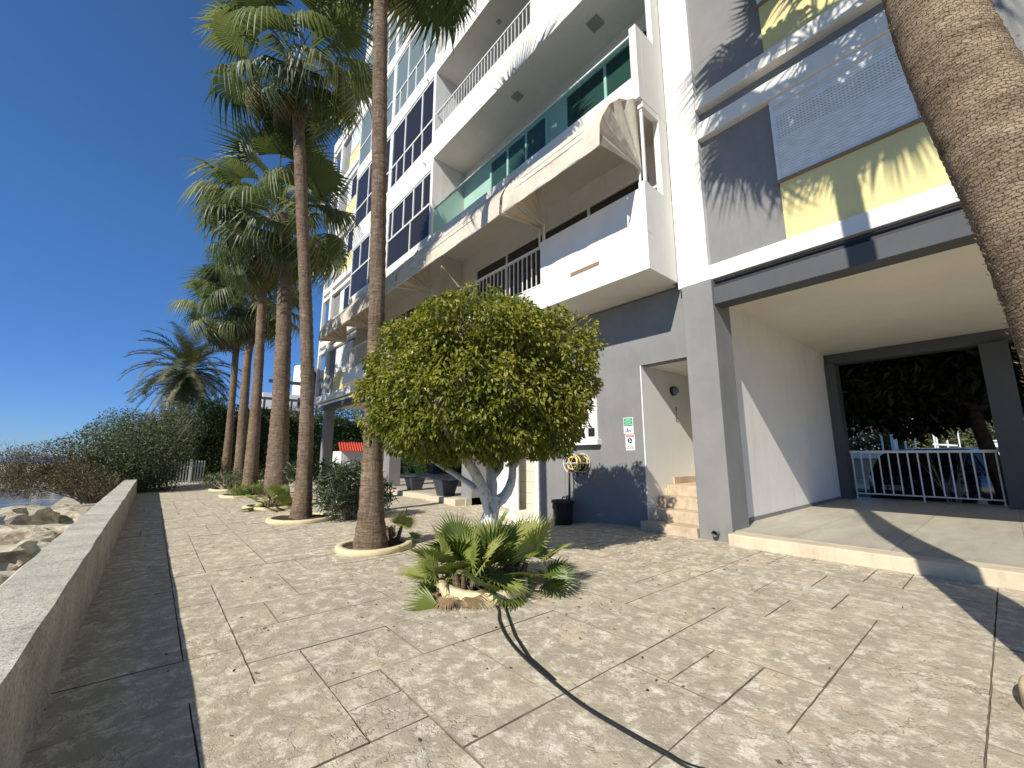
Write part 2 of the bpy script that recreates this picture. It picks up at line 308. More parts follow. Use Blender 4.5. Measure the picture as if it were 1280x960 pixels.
def mk_whitebark():
    m, t, b = nmat('whitewashed_bark', .85, .2); n = noise(t, 16, 6, .7, coords(t, 1, 1, .5), .5)
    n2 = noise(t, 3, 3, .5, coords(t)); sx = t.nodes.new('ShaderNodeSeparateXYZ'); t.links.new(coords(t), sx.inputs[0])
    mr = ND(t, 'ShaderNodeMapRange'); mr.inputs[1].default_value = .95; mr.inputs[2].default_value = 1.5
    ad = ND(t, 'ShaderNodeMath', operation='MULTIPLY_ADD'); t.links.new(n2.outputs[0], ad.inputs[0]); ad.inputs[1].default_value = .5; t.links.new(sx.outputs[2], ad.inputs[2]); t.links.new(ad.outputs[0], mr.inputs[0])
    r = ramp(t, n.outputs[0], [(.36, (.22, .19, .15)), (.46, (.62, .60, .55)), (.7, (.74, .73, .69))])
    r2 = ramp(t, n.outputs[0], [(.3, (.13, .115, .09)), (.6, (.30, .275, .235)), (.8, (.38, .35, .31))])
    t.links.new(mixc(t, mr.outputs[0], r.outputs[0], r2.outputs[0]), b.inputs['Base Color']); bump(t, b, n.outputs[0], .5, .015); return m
M['wbark'] = mk_whitebark()
M['twig'] = plain('grey_twigs', (.26, .22, .17), .9)
M['ficus'] = leafmat('ficus_leaves', [(0, (.05, .068, .010)), (.35, (.13, .15, .016)), (.7, (.26, .26, .03)), (1, (.38, .32, .06))], .45, .4, .3, (1.5, 1.6, .5))
M['palm'] = leafmat('fan_palm_leaves', [(0, (.045, .068, .024)), (.5, (.11, .14, .055)), (.85, (.19, .21, .09)), (1, (.28, .26, .13))], .45, .45, .32, (1.5, 1.6, .9))
M['dry'] = leafmat('dry_palm_leaves', [(0, (.20, .13, .07)), (1, (.36, .26, .15))], .8, .1, .2, (1.2, 1.1, .9))
M['dwarf'] = leafmat('dwarf_palm_leaves', [(0, (.08, .12, .020)), (.6, (.17, .215, .042)), (1, (.29, .30, .09))], .42, .5, .18, (1.3, 1.5, .6))
M['date'] = leafmat('date_palm_leaves', [(0, (.05, .06, .03)), (.6, (.10, .11, .055)), (1, (.17, .16, .085))], .55, .4, .2)
M['bush'] = leafmat('coastal_bush_leaves', [(0, (.04, .055, .022)), (.6, (.09, .11, .048)), (1, (.18, .19, .10))], .55, .4, .2)
M['brushdry'] = leafmat('dry_bush_leaves', [(0, (.06, .05, .03)), (.6, (.135, .11, .065)), (1, (.21, .18, .11))], .8, .1, .1)
M['hedge'] = leafmat('hedge_leaves', [(0, (.014, .03, .008)), (.7, (.035, .065, .014)), (1, (.07, .10, .025))], .6, .3, .15)
M['ole'] = leafmat('oleander_leaves', [(0, (.022, .038, .016)), (.7, (.045, .07, .028)), (1, (.09, .12, .05))], .4, .5, .15)
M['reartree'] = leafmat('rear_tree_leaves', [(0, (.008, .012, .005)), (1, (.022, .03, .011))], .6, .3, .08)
M['fartree'] = leafmat('far_tree_leaves', [(0, (.05, .065, .025)), (1, (.13, .14, .06))], .6, .3, .15)
M['grass'] = plain('grass', (.06, .10, .025), .9, 0, .2, .4)
M['asphalt'] = stucco('asphalt', (.06, .06, .062), .15, .9, .2); M['pale'] = stucco('pale_ground', (.42, .36, .27), .15, .9, .3)
def mk_rock():
    m, t, b = nmat('sandy_limestone', .9, .15); p = coords(t, 1, 1, 2.2); n = noise(t, 2.2, 9, .7, p, .8)
    r = ramp(t, n.outputs[0], [(.3, (.20, .155, .105)), (.44, (.42, .36, .26)), (.62, (.62, .57, .45))]); t.links.new(r.outputs[0], b.inputs['Base Color'])
    bump(t, b, noise(t, 5, 9, .7, p, 1).outputs[0], .9, .08); return m
M['rock'] = mk_rock()
def mk_sea():
    m, t, b = nmat('sea_water', .12, .5); p = coords(t); n = noise(t, .55, 5, .6, coords(t, 1, .5, 1)); nf = noise(t, .16, 8, .75, p, 1.5)
    f = ramp(t, nf.outputs[0], [(.60, (.012, .05, .10)), (.68, (.35, .45, .5)), (.78, (.7, .74, .75))])
    g = t.nodes.new('ShaderNodeNewGeometry'); ln = ND(t, 'ShaderNodeVectorMath', operation='LENGTH'); t.links.new(g.outputs[0], ln.inputs[0])
    mr = ND(t, 'ShaderNodeMapRange'); t.links.new(ln.outputs['Value'], mr.inputs[0]); mr.inputs[1].default_value = 38; mr.inputs[2].default_value = 60
    t.links.new(mixc(t, mr.outputs[0], f.outputs[0], (.010, .045, .10)), b.inputs['Base Color']); bump(t, b, n.outputs[0], .6, .25); return m
M['sea'] = mk_sea()
M['redtile'] = plain('red_roof_tiles', (.45, .06, .03), .5); M['kiosk'] = plain('kiosk_white', (.8, .8, .79), .5)
M['mast'] = plain('mast_white', (.7, .72, .72), .35); M['greyfence'] = plain('grey_white_pickets', (.42, .44, .43), .6)

# ================================================================ SETTING
def dip(x, y):
    s = min(1, max(0, (x-4.2)/1.5)); s = s*s*(3-2*s)
    return -.31*s*math.exp(-((y-6.6)/1.25)**2)
mb = MB(); mb.box(-3000, 4000, -3000, 4000, -1.7, -1.55); tag(mb.build('sea', M['sea']), kind='structure')
mb = MB()
def poly_slab(pts, z0, z1):
    n = len(pts); mb.add([(x, y, z1) for x, y in pts]+[(x, y, z0) for x, y in pts], [tuple(range(n))]+[(i, (i-1) % n, (i-1) % n+n, i+n) for i in range(n)])
poly_slab([(-.5, -60), (-.5, 14.5), (-1.6, 16), (-2.2, 19), (-2.4, 24), (-1.5, 40), (-6, 120), (-60, 600), (-60, 2500), (3000, 2500), (3000, -600), (40, -600)], -1.65, -.42)
tag(mb.build('ground', M['pale']), kind='structure')
# stamped paving: random ashlar of rectangles, each with a sloped rim
def paving():
    U_ = .26; nx, ny = 27, 109; x0, y0 = -.27, -5.0; occ = np.zeros((nx, ny), bool); V = []; Fc = []; R_ = []; MI_ = []
    sizes = [(3,2),(2,3),(3,3),(2,2),(4,2),(2,1),(1,2),(1,1),(3,1),(2,4)]; wts = [5,5,3,4,3,2,2,1,1,3]
    for j in range(ny):
        for i in range(nx):
            if occ[i, j]: continue
            for a, c in random.choices(sizes, wts, k=12)+[(1,1)]:
                if i+a <= nx and j+c <= ny and not occ[i:i+a, j:j+c].any(): break
            occ[i:i+a, j:j+c] = True
            X0, X1, Y0, Y1 = x0+i*U_, x0+(i+a)*U_, y0+j*U_, y0+(j+c)*U_
            tz = random.uniform(-.002, .002); g = random.uniform(.001, .002); e = g+random.uniform(.0015, .0035); n = 8; rv = random.random()
            if X0 > 5.75 and (-3.2 < Y1 < 2.45 or Y0 > 8.4): continue
            def ringp(inset, dz):
                out = []
                cs = [(X0+inset, Y0+inset), (X1-inset, Y0+inset), (X1-inset, Y1-inset), (X0+inset, Y1-inset)]
                for q in range(4):
                    (ax, ay), (bx, by) = cs[q], cs[(q+1) % 4]
                    for s in range(n):
                        f = s/n; px, py = ax+(bx-ax)*f, ay+(by-ay)*f
                        wob = random.uniform(-.0016, .0016)
                        out.append((px+wob*1.3, py-wob*1.3, dip(px, py)+tz+dz))
                return out
            o = len(V); V += ringp(g, -.012)+ringp(e, 0)
            m = 4*n
            for q in range(m): Fc.append((o+q, o+(q+1) % m, o+m+(q+1) % m, o+m+q)); R_.append(rv); MI_.append(1)
            # interior grid fill
            gx = [X0+e, (X0+X1)/2, X1-e]; k = len(V)
            V.append(((X0+X1)/2, (Y0+Y1)/2, dip((X0+X1)/2, (Y0+Y1)/2)+tz))
            for q in range(m): Fc.append((o+m+q, o+m+(q+1) % m, k)); R_.append(rv); MI_.append(0)
    me = bpy.data.meshes.new('paving'); me.from_pydata(V, [], Fc); me.materials.append(M['paving']); me.materials.append(M['joint']); me.polygons.foreach_set('material_index', MI_)
    a = me.attributes.new('rnd', 'FLOAT', 'FACE'); a.data.foreach_set('value', np.array(R_, np.float32))
    o = bpy.data.objects.new('pavement', me); COL.objects.link(o); tag(o, kind='structure')
    nb = MB(); NX, NY = 28, 110
    vs_ = [(-.3+7.0*i/NX, -5+28.4*j/NY, dip(-.3+7.0*i/NX, -5+28.4*j/NY)-.011) for j in range(NY+1) for i in range(NX+1)]
    nb.add(vs_, [(j*(NX+1)+i, j*(NX+1)+i+1, (j+1)*(NX+1)+i+1, (j+1)*(NX+1)+i) for j in range(NY) for i in range(NX)])
    tag(nb.build('pavement_bed', M['joint']), kind='structure')
paving()
# rear street
mb = MB(); mb.box(12.9, 21.5, -60, 60, -.41, -.35); tag(mb.build('road', M['asphalt']), kind='structure')
mb = MB(); mb.box(21.5, 23.2, -60, 60, -.41, -.26); tag(mb.build('grass_verge', M['grass']), kind='structure')
mb = MB(); mb.box(23.2, 29.6, -60, 60, -.41, -.33); tag(mb.build('side_road', M['pale']), kind='structure')

# sea wall
mb = MB(); ys = np.linspace(-5, 17.4, 60); rr = random.Random(3); rows = []
for y in ys:
    j = lambda: rr.uniform(-.005, .005); t_ = .42+j()*.6
    rows.append([(-.235+j(), y, -.02), (-.255+j(), y, .1), (-.262+j(), y, t_-.02), (-.275+j(), y, t_+.002), (-.54+j(), y, t_+j()*.4), (-.555+j(), y, t_-.015), (-.56, y, -.9)])
vs_ = [p for r in rows for p in r]; k = 7
mb.add(vs_, [(i*k+q, (i+1)*k+q, (i+1)*k+q+1, i*k+q+1) for i in range(len(ys)-1) for q in range(k-1)])
mb.add(rows[-1], [tuple(range(k))]); mb.add(rows[0], [tuple(range(k))[::-1]])
tag(mb.build('sea_wall', M['concrete'], loc=(-.4, 0, 0)), 'low weathered concrete wall between the paved promenade and the sea', 'wall')

# rocks
def rock(loc, s, seed, label, rot=0, group='boulders on the shore'):
    bm = bmesh.new(); bmesh.ops.create_icosphere(bm, subdivisions=4, radius=1); r = random.Random(seed)
    from mathutils import noise as mn
    off = Vector((seed*3.1, seed*1.7, 0))
    for v in bm.verts:
        p = v.co.copy(); d = mn.fractal(p*1.1+off, 1, 2, 4)*.30+mn.fractal(p*3+off, 1, 2, 4)*.17
        q = p*(1+d); q = Vector((math.copysign(abs(q.x)**.8, q.x), math.copysign(abs(q.y)**.8, q.y), math.copysign(abs(q.z)**.75, q.z)))
        v.co = Vector((q.x*s[0], q.y*s[1], q.z*s[2]))
    me = bpy.data.meshes.new('boulder'); bm.to_mesh(me); bm.free(); me.materials.append(M['rock'])
    o = bpy.data.objects.new('boulder', me); COL.objects.link(o); o.location = loc; o.rotation_euler = (r.uniform(-.2,.2), r.uniform(-.25,.25), rot)
    return tag(o, label, 'boulder', group)
rock((-1.35, 7.2, -.55), (.62, 1.3, .42), 1, 'long sandy boulder directly behind the sea wall, nearest the camera', .15)
rock((-2.3, 9.6, -.75), (.9, 1.2, .55), 2, 'pitted tan boulder at the left picture edge below the wall', -.2)
rock((-1.45, 10.8, -.5), (.7, 1.3, .45), 3, 'sloping tan boulder against the wall beside the pitted one', .3)
rock((-2.55, 13.6, -.62), (1.1, 1.3, .62), 4, 'large rounded pale boulder whose top shows against the water', .1)
rock((-1.3, 14.4, -.5), (.6, 1.0, .35), 5, 'small brown boulder where the bush meets the wall', .5)
rock((-3.7, 12.2, -1.2), (1.1, 1.0, .6), 6, 'pale boulder at the waterline at the left picture edge', .4)
rock((-4.8, 15.4, -1.35), (.8, .7, .45), 12, 'low wet boulder farthest out in the near water', .9)
rock((-1.75, 16.6, -.62), (.8, 1.0, .42), 13, 'tan boulder under the brown bush next to the wall', .3)
rock((-2.3, 15.6, -.8), (.7, .8, .4), 14, 'low boulder between the water and the brown bush', 1.3)
rock((-8.0, 52, -1.3), (4.2, 2.2, 1.5), 7, 'flat-topped breakwater boulder across the water, under the dry branches', .2)
rock((-12.5, 50, -1.3), (3.0, 2.2, 1.4), 8, 'breakwater boulder at the far left picture edge', .8)
rock((-3.6, 51, -1.3), (3.2, 2.2, 1.3), 9, 'sloping breakwater boulder half behind the bush', .1)
rock((-11, 75, -1.4), (3.5, 2.5, 1.5), 10, 'most distant boulder of the breakwater', .1)

# ================================================================ BUILDING
BLD = thing('apartment_building', (9, 9, 0), 'white and grey seaside apartment block on columns with balconies and yellow panels', 'building')
SPLIT = ('end_wall', 'pane', 'ceiling', 'beam', 'wall', 'loggia_wall', 'cornice', 'loggia_parapet', 'drain_slot')
W, G = 5.85, 5.93; ZB = [3.73+2.805*k for k in range(8)]; TOP = 26.2
def part(name, mat, *boxes, parent=BLD, bevel=0, label=None):
    if name in SPLIT and len(boxes) > 1:
        for b in boxes: o = part(name, mat, b, parent=parent, bevel=bevel, label=label)
        return o
    m = MB()
    for b in boxes: m.box(*b)
    o = m.build(name, mat, parent, bevel=bevel)
    if label: o['label'] = label
    return o
# main masses
part('wall', M['white'], (6.12, 12.3, 2.96, 15.7, 3.64, TOP))
part('wall', M['grey'], (6.0, 12.3, -3.2, 2.94, 3.62, TOP), label='grey wall of the right wing')
part('wall', M['grey'], (6.0, 12.3, 15.7, 20.6, 3.66, ZB[5]-.3), (6.0, 12.3, 15.7, 17.4, ZB[5]-.3, TOP), label='grey wall at the far end')
part('roof_slab', M['white'], (5.7, 12.6, -3.3, 17.7, TOP, TOP+.4))
# ground floor: soffit, porch, room, columns
part('ceiling', M['soffit'], (5.98, 12.3, -3.2, 2.62, 3.52, 3.60), (5.98, 12.3, 8.3, 21.9, 3.52, 3.62), label='off-white ceiling of the open ground floor')
part('beam', M['dgrey'], (5.82, 6.1, -3.2, 2.42, 3.22, 3.47), label='dark grey beam over the porch opening', bevel=.008)
part('beam', M['dark'], (5.93, 6.0, -3.2, 2.44, 3.47, 3.61), label='black strip painted as shade in the gap above the porch beam')  # not a beam: black strip standing in for shade in the recess
part('beam', M['dgrey'], (12.2, 12.5, -3.2, 2.62, 3.27, 3.515), label='rear beam of the porch')
part('beam', M['dgrey'], (6.02, 6.35, 8.3, 21.6, 3.3, 3.515), (12.2, 12.5, 8.3, 21.6, 3.2, 3.515), label='beam over the far open ground floor')
part('column', M['grey'], (5.78, 6.34, 2.42, 2.86, -.15, 3.60), bevel=.012, label='grey column between door recess and porch')
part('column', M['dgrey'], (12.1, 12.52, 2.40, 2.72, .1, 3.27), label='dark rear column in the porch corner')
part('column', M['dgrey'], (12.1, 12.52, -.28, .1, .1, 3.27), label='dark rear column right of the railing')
part('column', M['grey'], (5.85, 6.3, 8.36, 8.8, -.3, 3.60), bevel=.012, label='grey column by the tiled alcove')
part('column', M['grey'], (5.98, 6.4, 13.3, 13.75, 0, 3.4), bevel=.012, label='grey column behind the near palm trunk')
part('column', M['grey'], (6.1, 6.5, 20.9, 21.35, 0, 3.52), bevel=.012, label='grey column at the far corner')
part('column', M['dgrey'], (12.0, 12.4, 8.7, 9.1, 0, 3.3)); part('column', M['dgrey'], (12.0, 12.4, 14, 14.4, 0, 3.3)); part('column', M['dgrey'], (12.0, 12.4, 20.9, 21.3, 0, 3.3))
part('wall', M['white'], (6.32, 12.15, 2.6, 2.9, .05, 3.53), label='white side wall of the porch')
part('skirting', M['grey'], (6.36, 12.1, 2.588, 2.602, .147, .20))
part('wall', M['grey'], (5.98, 6.2, 3.762, 6.2, -.5, 3.71), (5.98, 6.2, 2.86, 3.762, 2.58, 3.71), label='grey ground-floor wall with the signs')
part('wall', M['white2'], (5.982, 7.9, 3.745, 3.9, -.1, 2.58), (7.9, 8.0, 2.86, 3.9, -.1, 2.6), (6.2, 7.95, 2.9, 3.8, 2.583, 2.7), label='white walls of the door recess')
part('wall', M['cream'], (7.95, 12.0, 2.95, 8.3, -.4, 3.6), label='room behind the recess')
part('wall', M['white2'], (5.975, 6.6, 6.203, 6.3, -.5, 3.7), label='white end face of the grey wall')
part('wall', M['tiles'], (6.9, 7.0, 6.3, 8.35, -.4, 3.6), label='tiled alcove wall'); part('pillar', M['white2'], (6.45, 6.8, 6.4, 6.72, -.3, 3.6))
part('step', M['cream'], (6.05, 6.9, 6.31, 8.0, -.4, -.14)); part('door', M['alu'], (6.55, 6.6, 7.5, 8.3, -.3, 1.9), label='white metal alcove door')
part('floor', M['floor'], (5.86, 12.9, -3.2, 2.62, -.4, .145), label='grey slab floor of the porch'); part('kerb', M['kerb'], (5.62, 5.865, -3.2, 2.415, -.2, .14), bevel=.012)
part('floor', M['floor'], (5.7, 12.9, 8.36, 22.5, -.4, .125), label='floor of the far open ground floor')
part('kerb', M['kerb'], (5.42, 5.705, 8.4, 9.75, -.3, .12), (5.5, 5.705, 9.75, 12.9, -.3, .12), (5.44, 5.705, 12.9, 13.7, -.3, .16), bevel=.012)
st = thing  # stairs are part of the building
part('stair', M['step'], (5.74, 8.0, 2.87, 3.744, -.2, .13), (6.0, 8.0, 2.88, 3.74, .13, .30), (6.27, 8.0, 2.885, 3.735, .30, .47), (6.54, 8.0, 2.89, 3.73, .47, .64), bevel=.006, label='marble steps in the door recess')
sk = MB()
for i, (x0, x1, z1) in enumerate(((5.99, 6.26, .24), (6.26, 6.53, .41), (6.53, 6.8, .58), (6.8, 7.88, .75))): sk.box(x0, x1, 3.722, 3.747, z1-.11, z1)
sk.build('stair_skirting', M['step'], BLD)
# shutter window in the ground wall
wf = part('window', M['alu'], (5.955, 5.99, 4.66, 5.75, 1.40, 2.52), label='ground-floor window with roller shutter half down')
part('pane', M['pane'], (5.945, 5.958, 4.72, 4.86, 1.45, 1.60), (5.945, 5.958, 4.96, 5.12, 1.45, 1.60), (5.945, 5.958, 5.22, 5.4, 1.45, 1.6), parent=wf)
part('sill', M['white2'], (5.86, 5.99, 4.60, 5.8, 1.30, 1.395), parent=wf, bevel=.006)
def slats(y0, y1, z0, z1, x, parent, pitch=.045, dots=False):
    m = MB(); n = int((z1-z0)/pitch); pr_ = []
    for i in range(n):
        z = z0+i*pitch; h = pitch
        m.quad((x, y1, z), (x, y0, z), (x-.009, y0, z+h*.5), (x-.009, y1, z+h*.5)); m.quad((x-.009, y1, z+h*.5), (x-.009, y0, z+h*.5), (x, y0, z+h*.93), (x, y1, z+h*.93))
        m.quad((x, y1, z+h*.93), (x, y0, z+h*.93), (x, y0, z+h), (x, y1, z+h), 1)
    if dots:
        for q in range(9):
            for v in range(34):
                a, c = y0+.04+v*.0372, z0+pitch*(15+q)+pitch*.42; m.quad((x-.0105, a+.016, c), (x-.0105, a, c), (x-.0108, a, c+.006), (x-.0108, a+.016, c+.006), 2)
    return m.build('shutter', [M['shutter'], M['slatgap'], M['dgrey']], parent)
slats(4.68, 5.72, 1.63, 2.5, 5.952, wf)

# ---- right wing facade
part('pilaster', M['white'], (W, 6.1, 2.47, 2.94, 3.825, TOP), label='tall white pilaster beside the balconies', bevel=.006)
for k in range(8):
    zb = ZB[k]-.12
    part('cornice', M['white'], (W-.004, 6.08, -3.2, 2.94 if k == 0 else 2.465, zb, zb+.22), bevel=.006)
    if k: part('lintel', M['white'], (W-.004, 6.08, .02, 2.465, zb-.52, zb-.25), bevel=.006)
    part('wall', M['yellow'], (G, 6.02, -.05, 1.49, zb+.222, zb+1.05), label='yellow panel under a shuttered window')
    part('wall', M['dgrey'] if 0 else M['grey'], (G+.03, 6.02, 1.49, 2.465, zb+.222, zb+2.28), label='grey panel')
    wn = part('window', M['alu'], (G-.005, 6.03, .12, 1.49, zb+1.09, zb+2.28)); part('sill', M['trim'], (G-.035, 6.02, .02, 1.52, zb+1.052, zb+1.085), parent=wn)
    slats(.15, 1.46, zb+1.10, zb+2.16, G-.01, wn, .038, dots=(k == 0))
    part('frame', M['alu'], (G-.03, 6.0, 1.46, 1.50, zb+1.09, zb+2.28), (G-.03, 6.0, .10, .14, zb+1.09, zb+2.28), (G-.04, 6.0, .14, 1.46, zb+2.17, zb+2.281), parent=wn)
    if k > 3: break
part('wall', M['yellow'], (G+.01, 6.02, -3.0, -1.6, 3.84, 4.7), label='yellow panel beyond the big palm')
# thin pipe on the cornice soffit
mb = MB(); mb.tube([(5.80, -3.1, 3.53), (5.80, 2.3, 3.53), (5.86, 2.38, 3.56)], .016, 8); mb.build('pipe', M['blackpl'], BLD)

# ---- balconies
YB0, YB1, XB = 2.945, 9.36, 5.07
def railing(y0, y1, z0, z1, x, parent, mat, step=.13, th=.018, top=.03, lower=True):
    m = MB(); n = max(1, round((y1-y0)/step))
    for i in range(n+1):
        y = y0+(y1-y0)*i/n; m.box(x-th/2, x+th/2, y-th/2, y+th/2, z0, z1-top*1.2)
    m.box(x-top*.8, x+top*.8, y0-.02, y1+.02, z1-top*1.2, z1)
    if lower: m.box(x-.012, x+.012, y0, y1, z0+.05, z0+.075)
    return m.build('railing', mat, parent)
def patio_door(parent, y0, y1, z0, z1, n=3, x=6.09, lab=None, pm='pane'):
    f = MB(); f.box(x-.03, x+.03, y0, y1, z1-.06, z1); f.box(x-.03, x+.03, y0, y1, z0, z0+.05)
    for i in range(n+1):
        y = y0+(y1-y0)*i/n; f.box(x-.033, x+.03, y-.03, y+.03, z0+.05, z1-.06)
    fo = f.build('patio_door', M['alu'], parent)
    p = MB(); p.box(x-.005, x+.02, y0+.03, y1-.03, z0+.05, z1-.06); p.build('pane', M[pm], fo)
for k in range(7):
    zb = ZB[k]; zt = zb+2.805
    lab = ['first-floor balcony with solid white parapet and railing', 'second-floor balcony with teal glass front', 'third-floor balcony with white baluster railing'][k] if k < 3 else None
    bal = part('balcony', M['white'], (XB+.14, 6.12, YB0+.1, YB1, zb+.003, zb+.19), label=lab)
    if k == 0:
        o = part('parapet', M['white'], (XB, XB+.14, YB0, 5.15, zb, 4.3), (XB+.001, XB+.14, YB0+.06, 5.15, 4.3, 5.03), (XB-.004, XB+.14, YB0-.002, YB0+.2, 4.3, 4.62), (XB, XB+.14, YB0, YB0+.10, 4.6, 5.12), (XB+.002, XB+.14, 5.15, 15.7, zb, zb+.45), parent=bal)
        part('parapet', M['white'], (XB+.14, W, YB0, YB0+.1, zb, 5.1), parent=bal, label='side wall of the balcony')
        railing(5.2, 15.6, zb+.45, 5.0, XB+.07, bal, M['rail'])
        part('drain_slot', M['trim'], (XB-.006, XB+.02, 3.82, 4.42, 4.10, 4.165), parent=bal)
        part('screen', M['white'], (5.6, W, YB0+.002, YB0+.1, 5.1, 6.535), (5.15, 5.6, YB0+.004, YB0+.09, 6.42, 6.53), parent=bal)
        part('post', M['alu'], (5.17, 5.205, 2.98, 3.02, 5.12, 6.5), parent=bal)
    else:
        full = 7.87 if k == 1 else zb+1.33
        eb = zb+.43 if k == 1 else zb+.81 if k == 2 else zb+.55
        part('parapet', M['white'], (XB, XB+.14, YB0, YB1, zb, eb), parent=bal, bevel=.006)
        part('parapet', M['white'], (XB+.14, W, YB0, YB0+.1, zb, full), (XB, XB+.14, YB0+.001, YB0+.12, eb, full), parent=bal, label='side wall of the balcony')
        part('screen', M['white'], (5.6, W, YB0+.002, YB0+.1, full, zt+.01), parent=bal)
        if k == 1:
            g = MB(); e = [YB0+.13, 4.15, 5.4, 6.65, 7.9, 9.33]
            for a, b_ in zip(e, e[1:]): g.box(XB+.05, XB+.062, a+.012, b_-.012, eb-.02, 7.76)
            g.build('glass_panel', M['glass'], bal); part('handrail', M['alu'], (XB+.03, XB+.08, YB0+.13, 9.33, 7.762, 7.79), parent=bal)
        elif k == 2:
            part('parapet', M['white'], (XB+.002, XB+.14, YB0+.12, 5.35, eb, zb+1.46), parent=bal)
            railing(5.42, 8.98, eb, zb+1.46, XB+.07, bal, M['rail'], .125)
            part('handrail', M['rail'], (XB+.04, XB+.10, 8.98, 9.35, zb+1.42, zb+1.46), parent=bal)
        else:
            railing(YB0+.15, 9.3, eb, zb+1.35, XB+.07, bal, M['rail'], .14)
    if k == 1: patio_door(BLD, 3.2, 5.3, zb+.2, zb+2.4, 2, pm='teal'); patio_door(BLD, 5.9, 8.0, zb+.2, zb+2.4, 3, pm='teal')
    else: patio_door(BLD, 3.5, 8.6, zb+.2, zb+(2.45 if k else 2.3), 4, pm={0: 'curtain', 1: 'teal'}.get(k, 'pane'))
    if k == 0: patio_door(BLD, 10.1, 11.0, zb+1.2, zb+2.2, 1); patio_door(BLD, 11.6, 15.0, zb+.2, zb+2.3, 3, pm='curtain'); part('balcony_floor', M['white'], (XB+.14, 6.12, YB1, 15.7, zb+.003, zb+.19), parent=bal); part('end_wall', M['cream'], (5.45, 6.12, 9.36, 9.46, zb+.19, zt), (5.45, 6.12, 15.6, 15.7, zb+.19, zt), parent=bal)
    # ceiling lights of the balcony above
    for (x_, y_, q_) in {1: ((5.45, 3.95, .25), (5.42, 6.2, .2)), 2: ((5.5, 7.0, .1),)}.get(k, ()):
        part('ceiling_light', M['steel'], (x_, x_+q_, y_, y_+q_, ZB[k+1]-.03, ZB[k+1]+.004), parent=bal)
# ---- glazed bays
BY0, BY1 = 9.365, 15.68
for k in range(1, 8):
    zb = ZB[k]; zt = zb+2.805
    bay = part('glazed_bay', M['white'], (XB+.004, 6.12, BY0, BY1, zb, zb+(.50 if k != 2 else .58)), (XB+.3, 6.12, BY0, BY0+.12, zb+.5, zt), bevel=.006, label='enclosed balcony with tinted sliding windows' if k < 3 else 'enclosed balcony with pale glass')
    part('corner_post', M['white2'], (XB+.006, XB+.3, BY0+.001, BY0+.12, zb+.5, zt), parent=bay)
    z0, zm, z1 = zb+(.50 if k != 2 else .58), zb+1.5 if k == 1 else zb+1.38, zt-.02 if k != 1 else zt-.28
    f = MB(); x = XB+.05
    if k == 1: f.box(XB+.008, XB+.14, BY0+.12, BY1, z1, zt-.002)
    f.box(x-.025, x+.03, BY0+.12, BY1, z0, z0+.05); f.box(x-.03, x+.03, BY0+.12, BY1, zm-.03, zm+.03); f.box(x-.025, x+.03, BY0+.12, BY1, z1-.05, z1)
    ys_u = [9.5, 9.98, 10.55, 11.2, 12.0, 12.35, 13.1, 13.9, 14.8, 15.64] if k == 1 else [9.5, 10.22, 11.35, 12.3, 13.2, 14.4, 15.64]
    ys_l = [9.5, 10.7, 12.3, 13.9, 15.64] if k == 1 else [9.5, 10.15, 10.75, 11.35, 11.9, 12.3, 13.2, 14.4, 15.64]
    for y in ys_u: f.box(x-.028, x+.03, y-.028, y+.028, zm+.03, z1-.05)
    for y in ys_l: f.box(x-.028, x+.03, y-.022, y+.022, z0+.05, zm-.03)
    f.box(x-.034, x+.03, 12.28, 12.5, z0, z1) if k else 0
    fo = f.build('window_frame', M['alu'], bay)
    p = MB(); p.box(x-.004, x+.01, BY0+.12, BY1, z0+.05, z1-.05); p.build('pane', M['pane'] if k < 3 else M['pane2'], bay)
    part('end_wall', M['white'], (XB+.1, 6.1, BY1-.1, BY1, z0, zt), parent=bay)
    part('drain_spout', M['steel'], (XB-.07, XB+.02, 9.8, 9.83, zb+.06, zb+.09), parent=bay)
# ---- far end (loggia corner, panels)
EY = 22.15
for k in range(0, 7):
    zb = ZB[k]-.06; zt = ZB[k+1]-.06 if k < 7 else TOP; e = EY if k < 5 else 17.55
    sl_ = part('cornice', M['white'], (W, 6.1, 15.7, e-.004, zb, zb+.30), bevel=.006)
    if k < 5:
        part('cornice', M['white'], (6.1, 12.3, 20.6, e-.01, zb+.02, zb+.29), bevel=.006)
        lg = part('loggia', M['white'], (W+.003, W+.16, EY-.17, EY, zb+(0 if k else -.06), zt), label='open corner loggia with the sky behind'); part('loggia_wall', M['white'], (W+.01, 6.1, 20.62, 20.9, zb+.3, zt), (8.6, 12.3, 20.62, EY-.05, zb+.29, zt), parent=lg)
        part('loggia_parapet', M['grey'], (W+.04, W+.10, 20.9, 21.3, zb+.3, zb+1.15), (W+.03, W+.11, 20.9, EY-.17, zb+1.12, zb+1.17), parent=lg)
        part('wall', M['yellow'], (G, 6.01, 16.6, 19.6, zb+.302, zb+1.12), label='yellow panel at the far end')
        wn = part('window', M['alu'], (G-.01, 6.02, 17.4, 19.5, zb+1.14, zb+2.3))
        if k in (1, 2, 3): part('pane', M['pane'], (G-.02, G-.008, 17.5, 18.1, zb+1.2, zb+2.24), (G-.02, G-.008, 18.25, 18.9, zb+1.2, zb+2.24), parent=wn)
        else: slats(17.45, 19.45, zb+1.16, zb+2.28, G-.015, wn, .06)
    part('cornice', M['white'], (W+.006, 6.08, 15.7, e-.2 if k < 5 else e, zt-.38, zt-.20))
part('corner_post', M['white'], (W-.004, W+.2, 17.4, 17.6, ZB[5]-.06, TOP))
part('roof_slab', M['white'], (W-.01, 12.3, 17.6, EY+.05, ZB[5]-.06, ZB[5]+.5), label='terrace parapet over the far end')

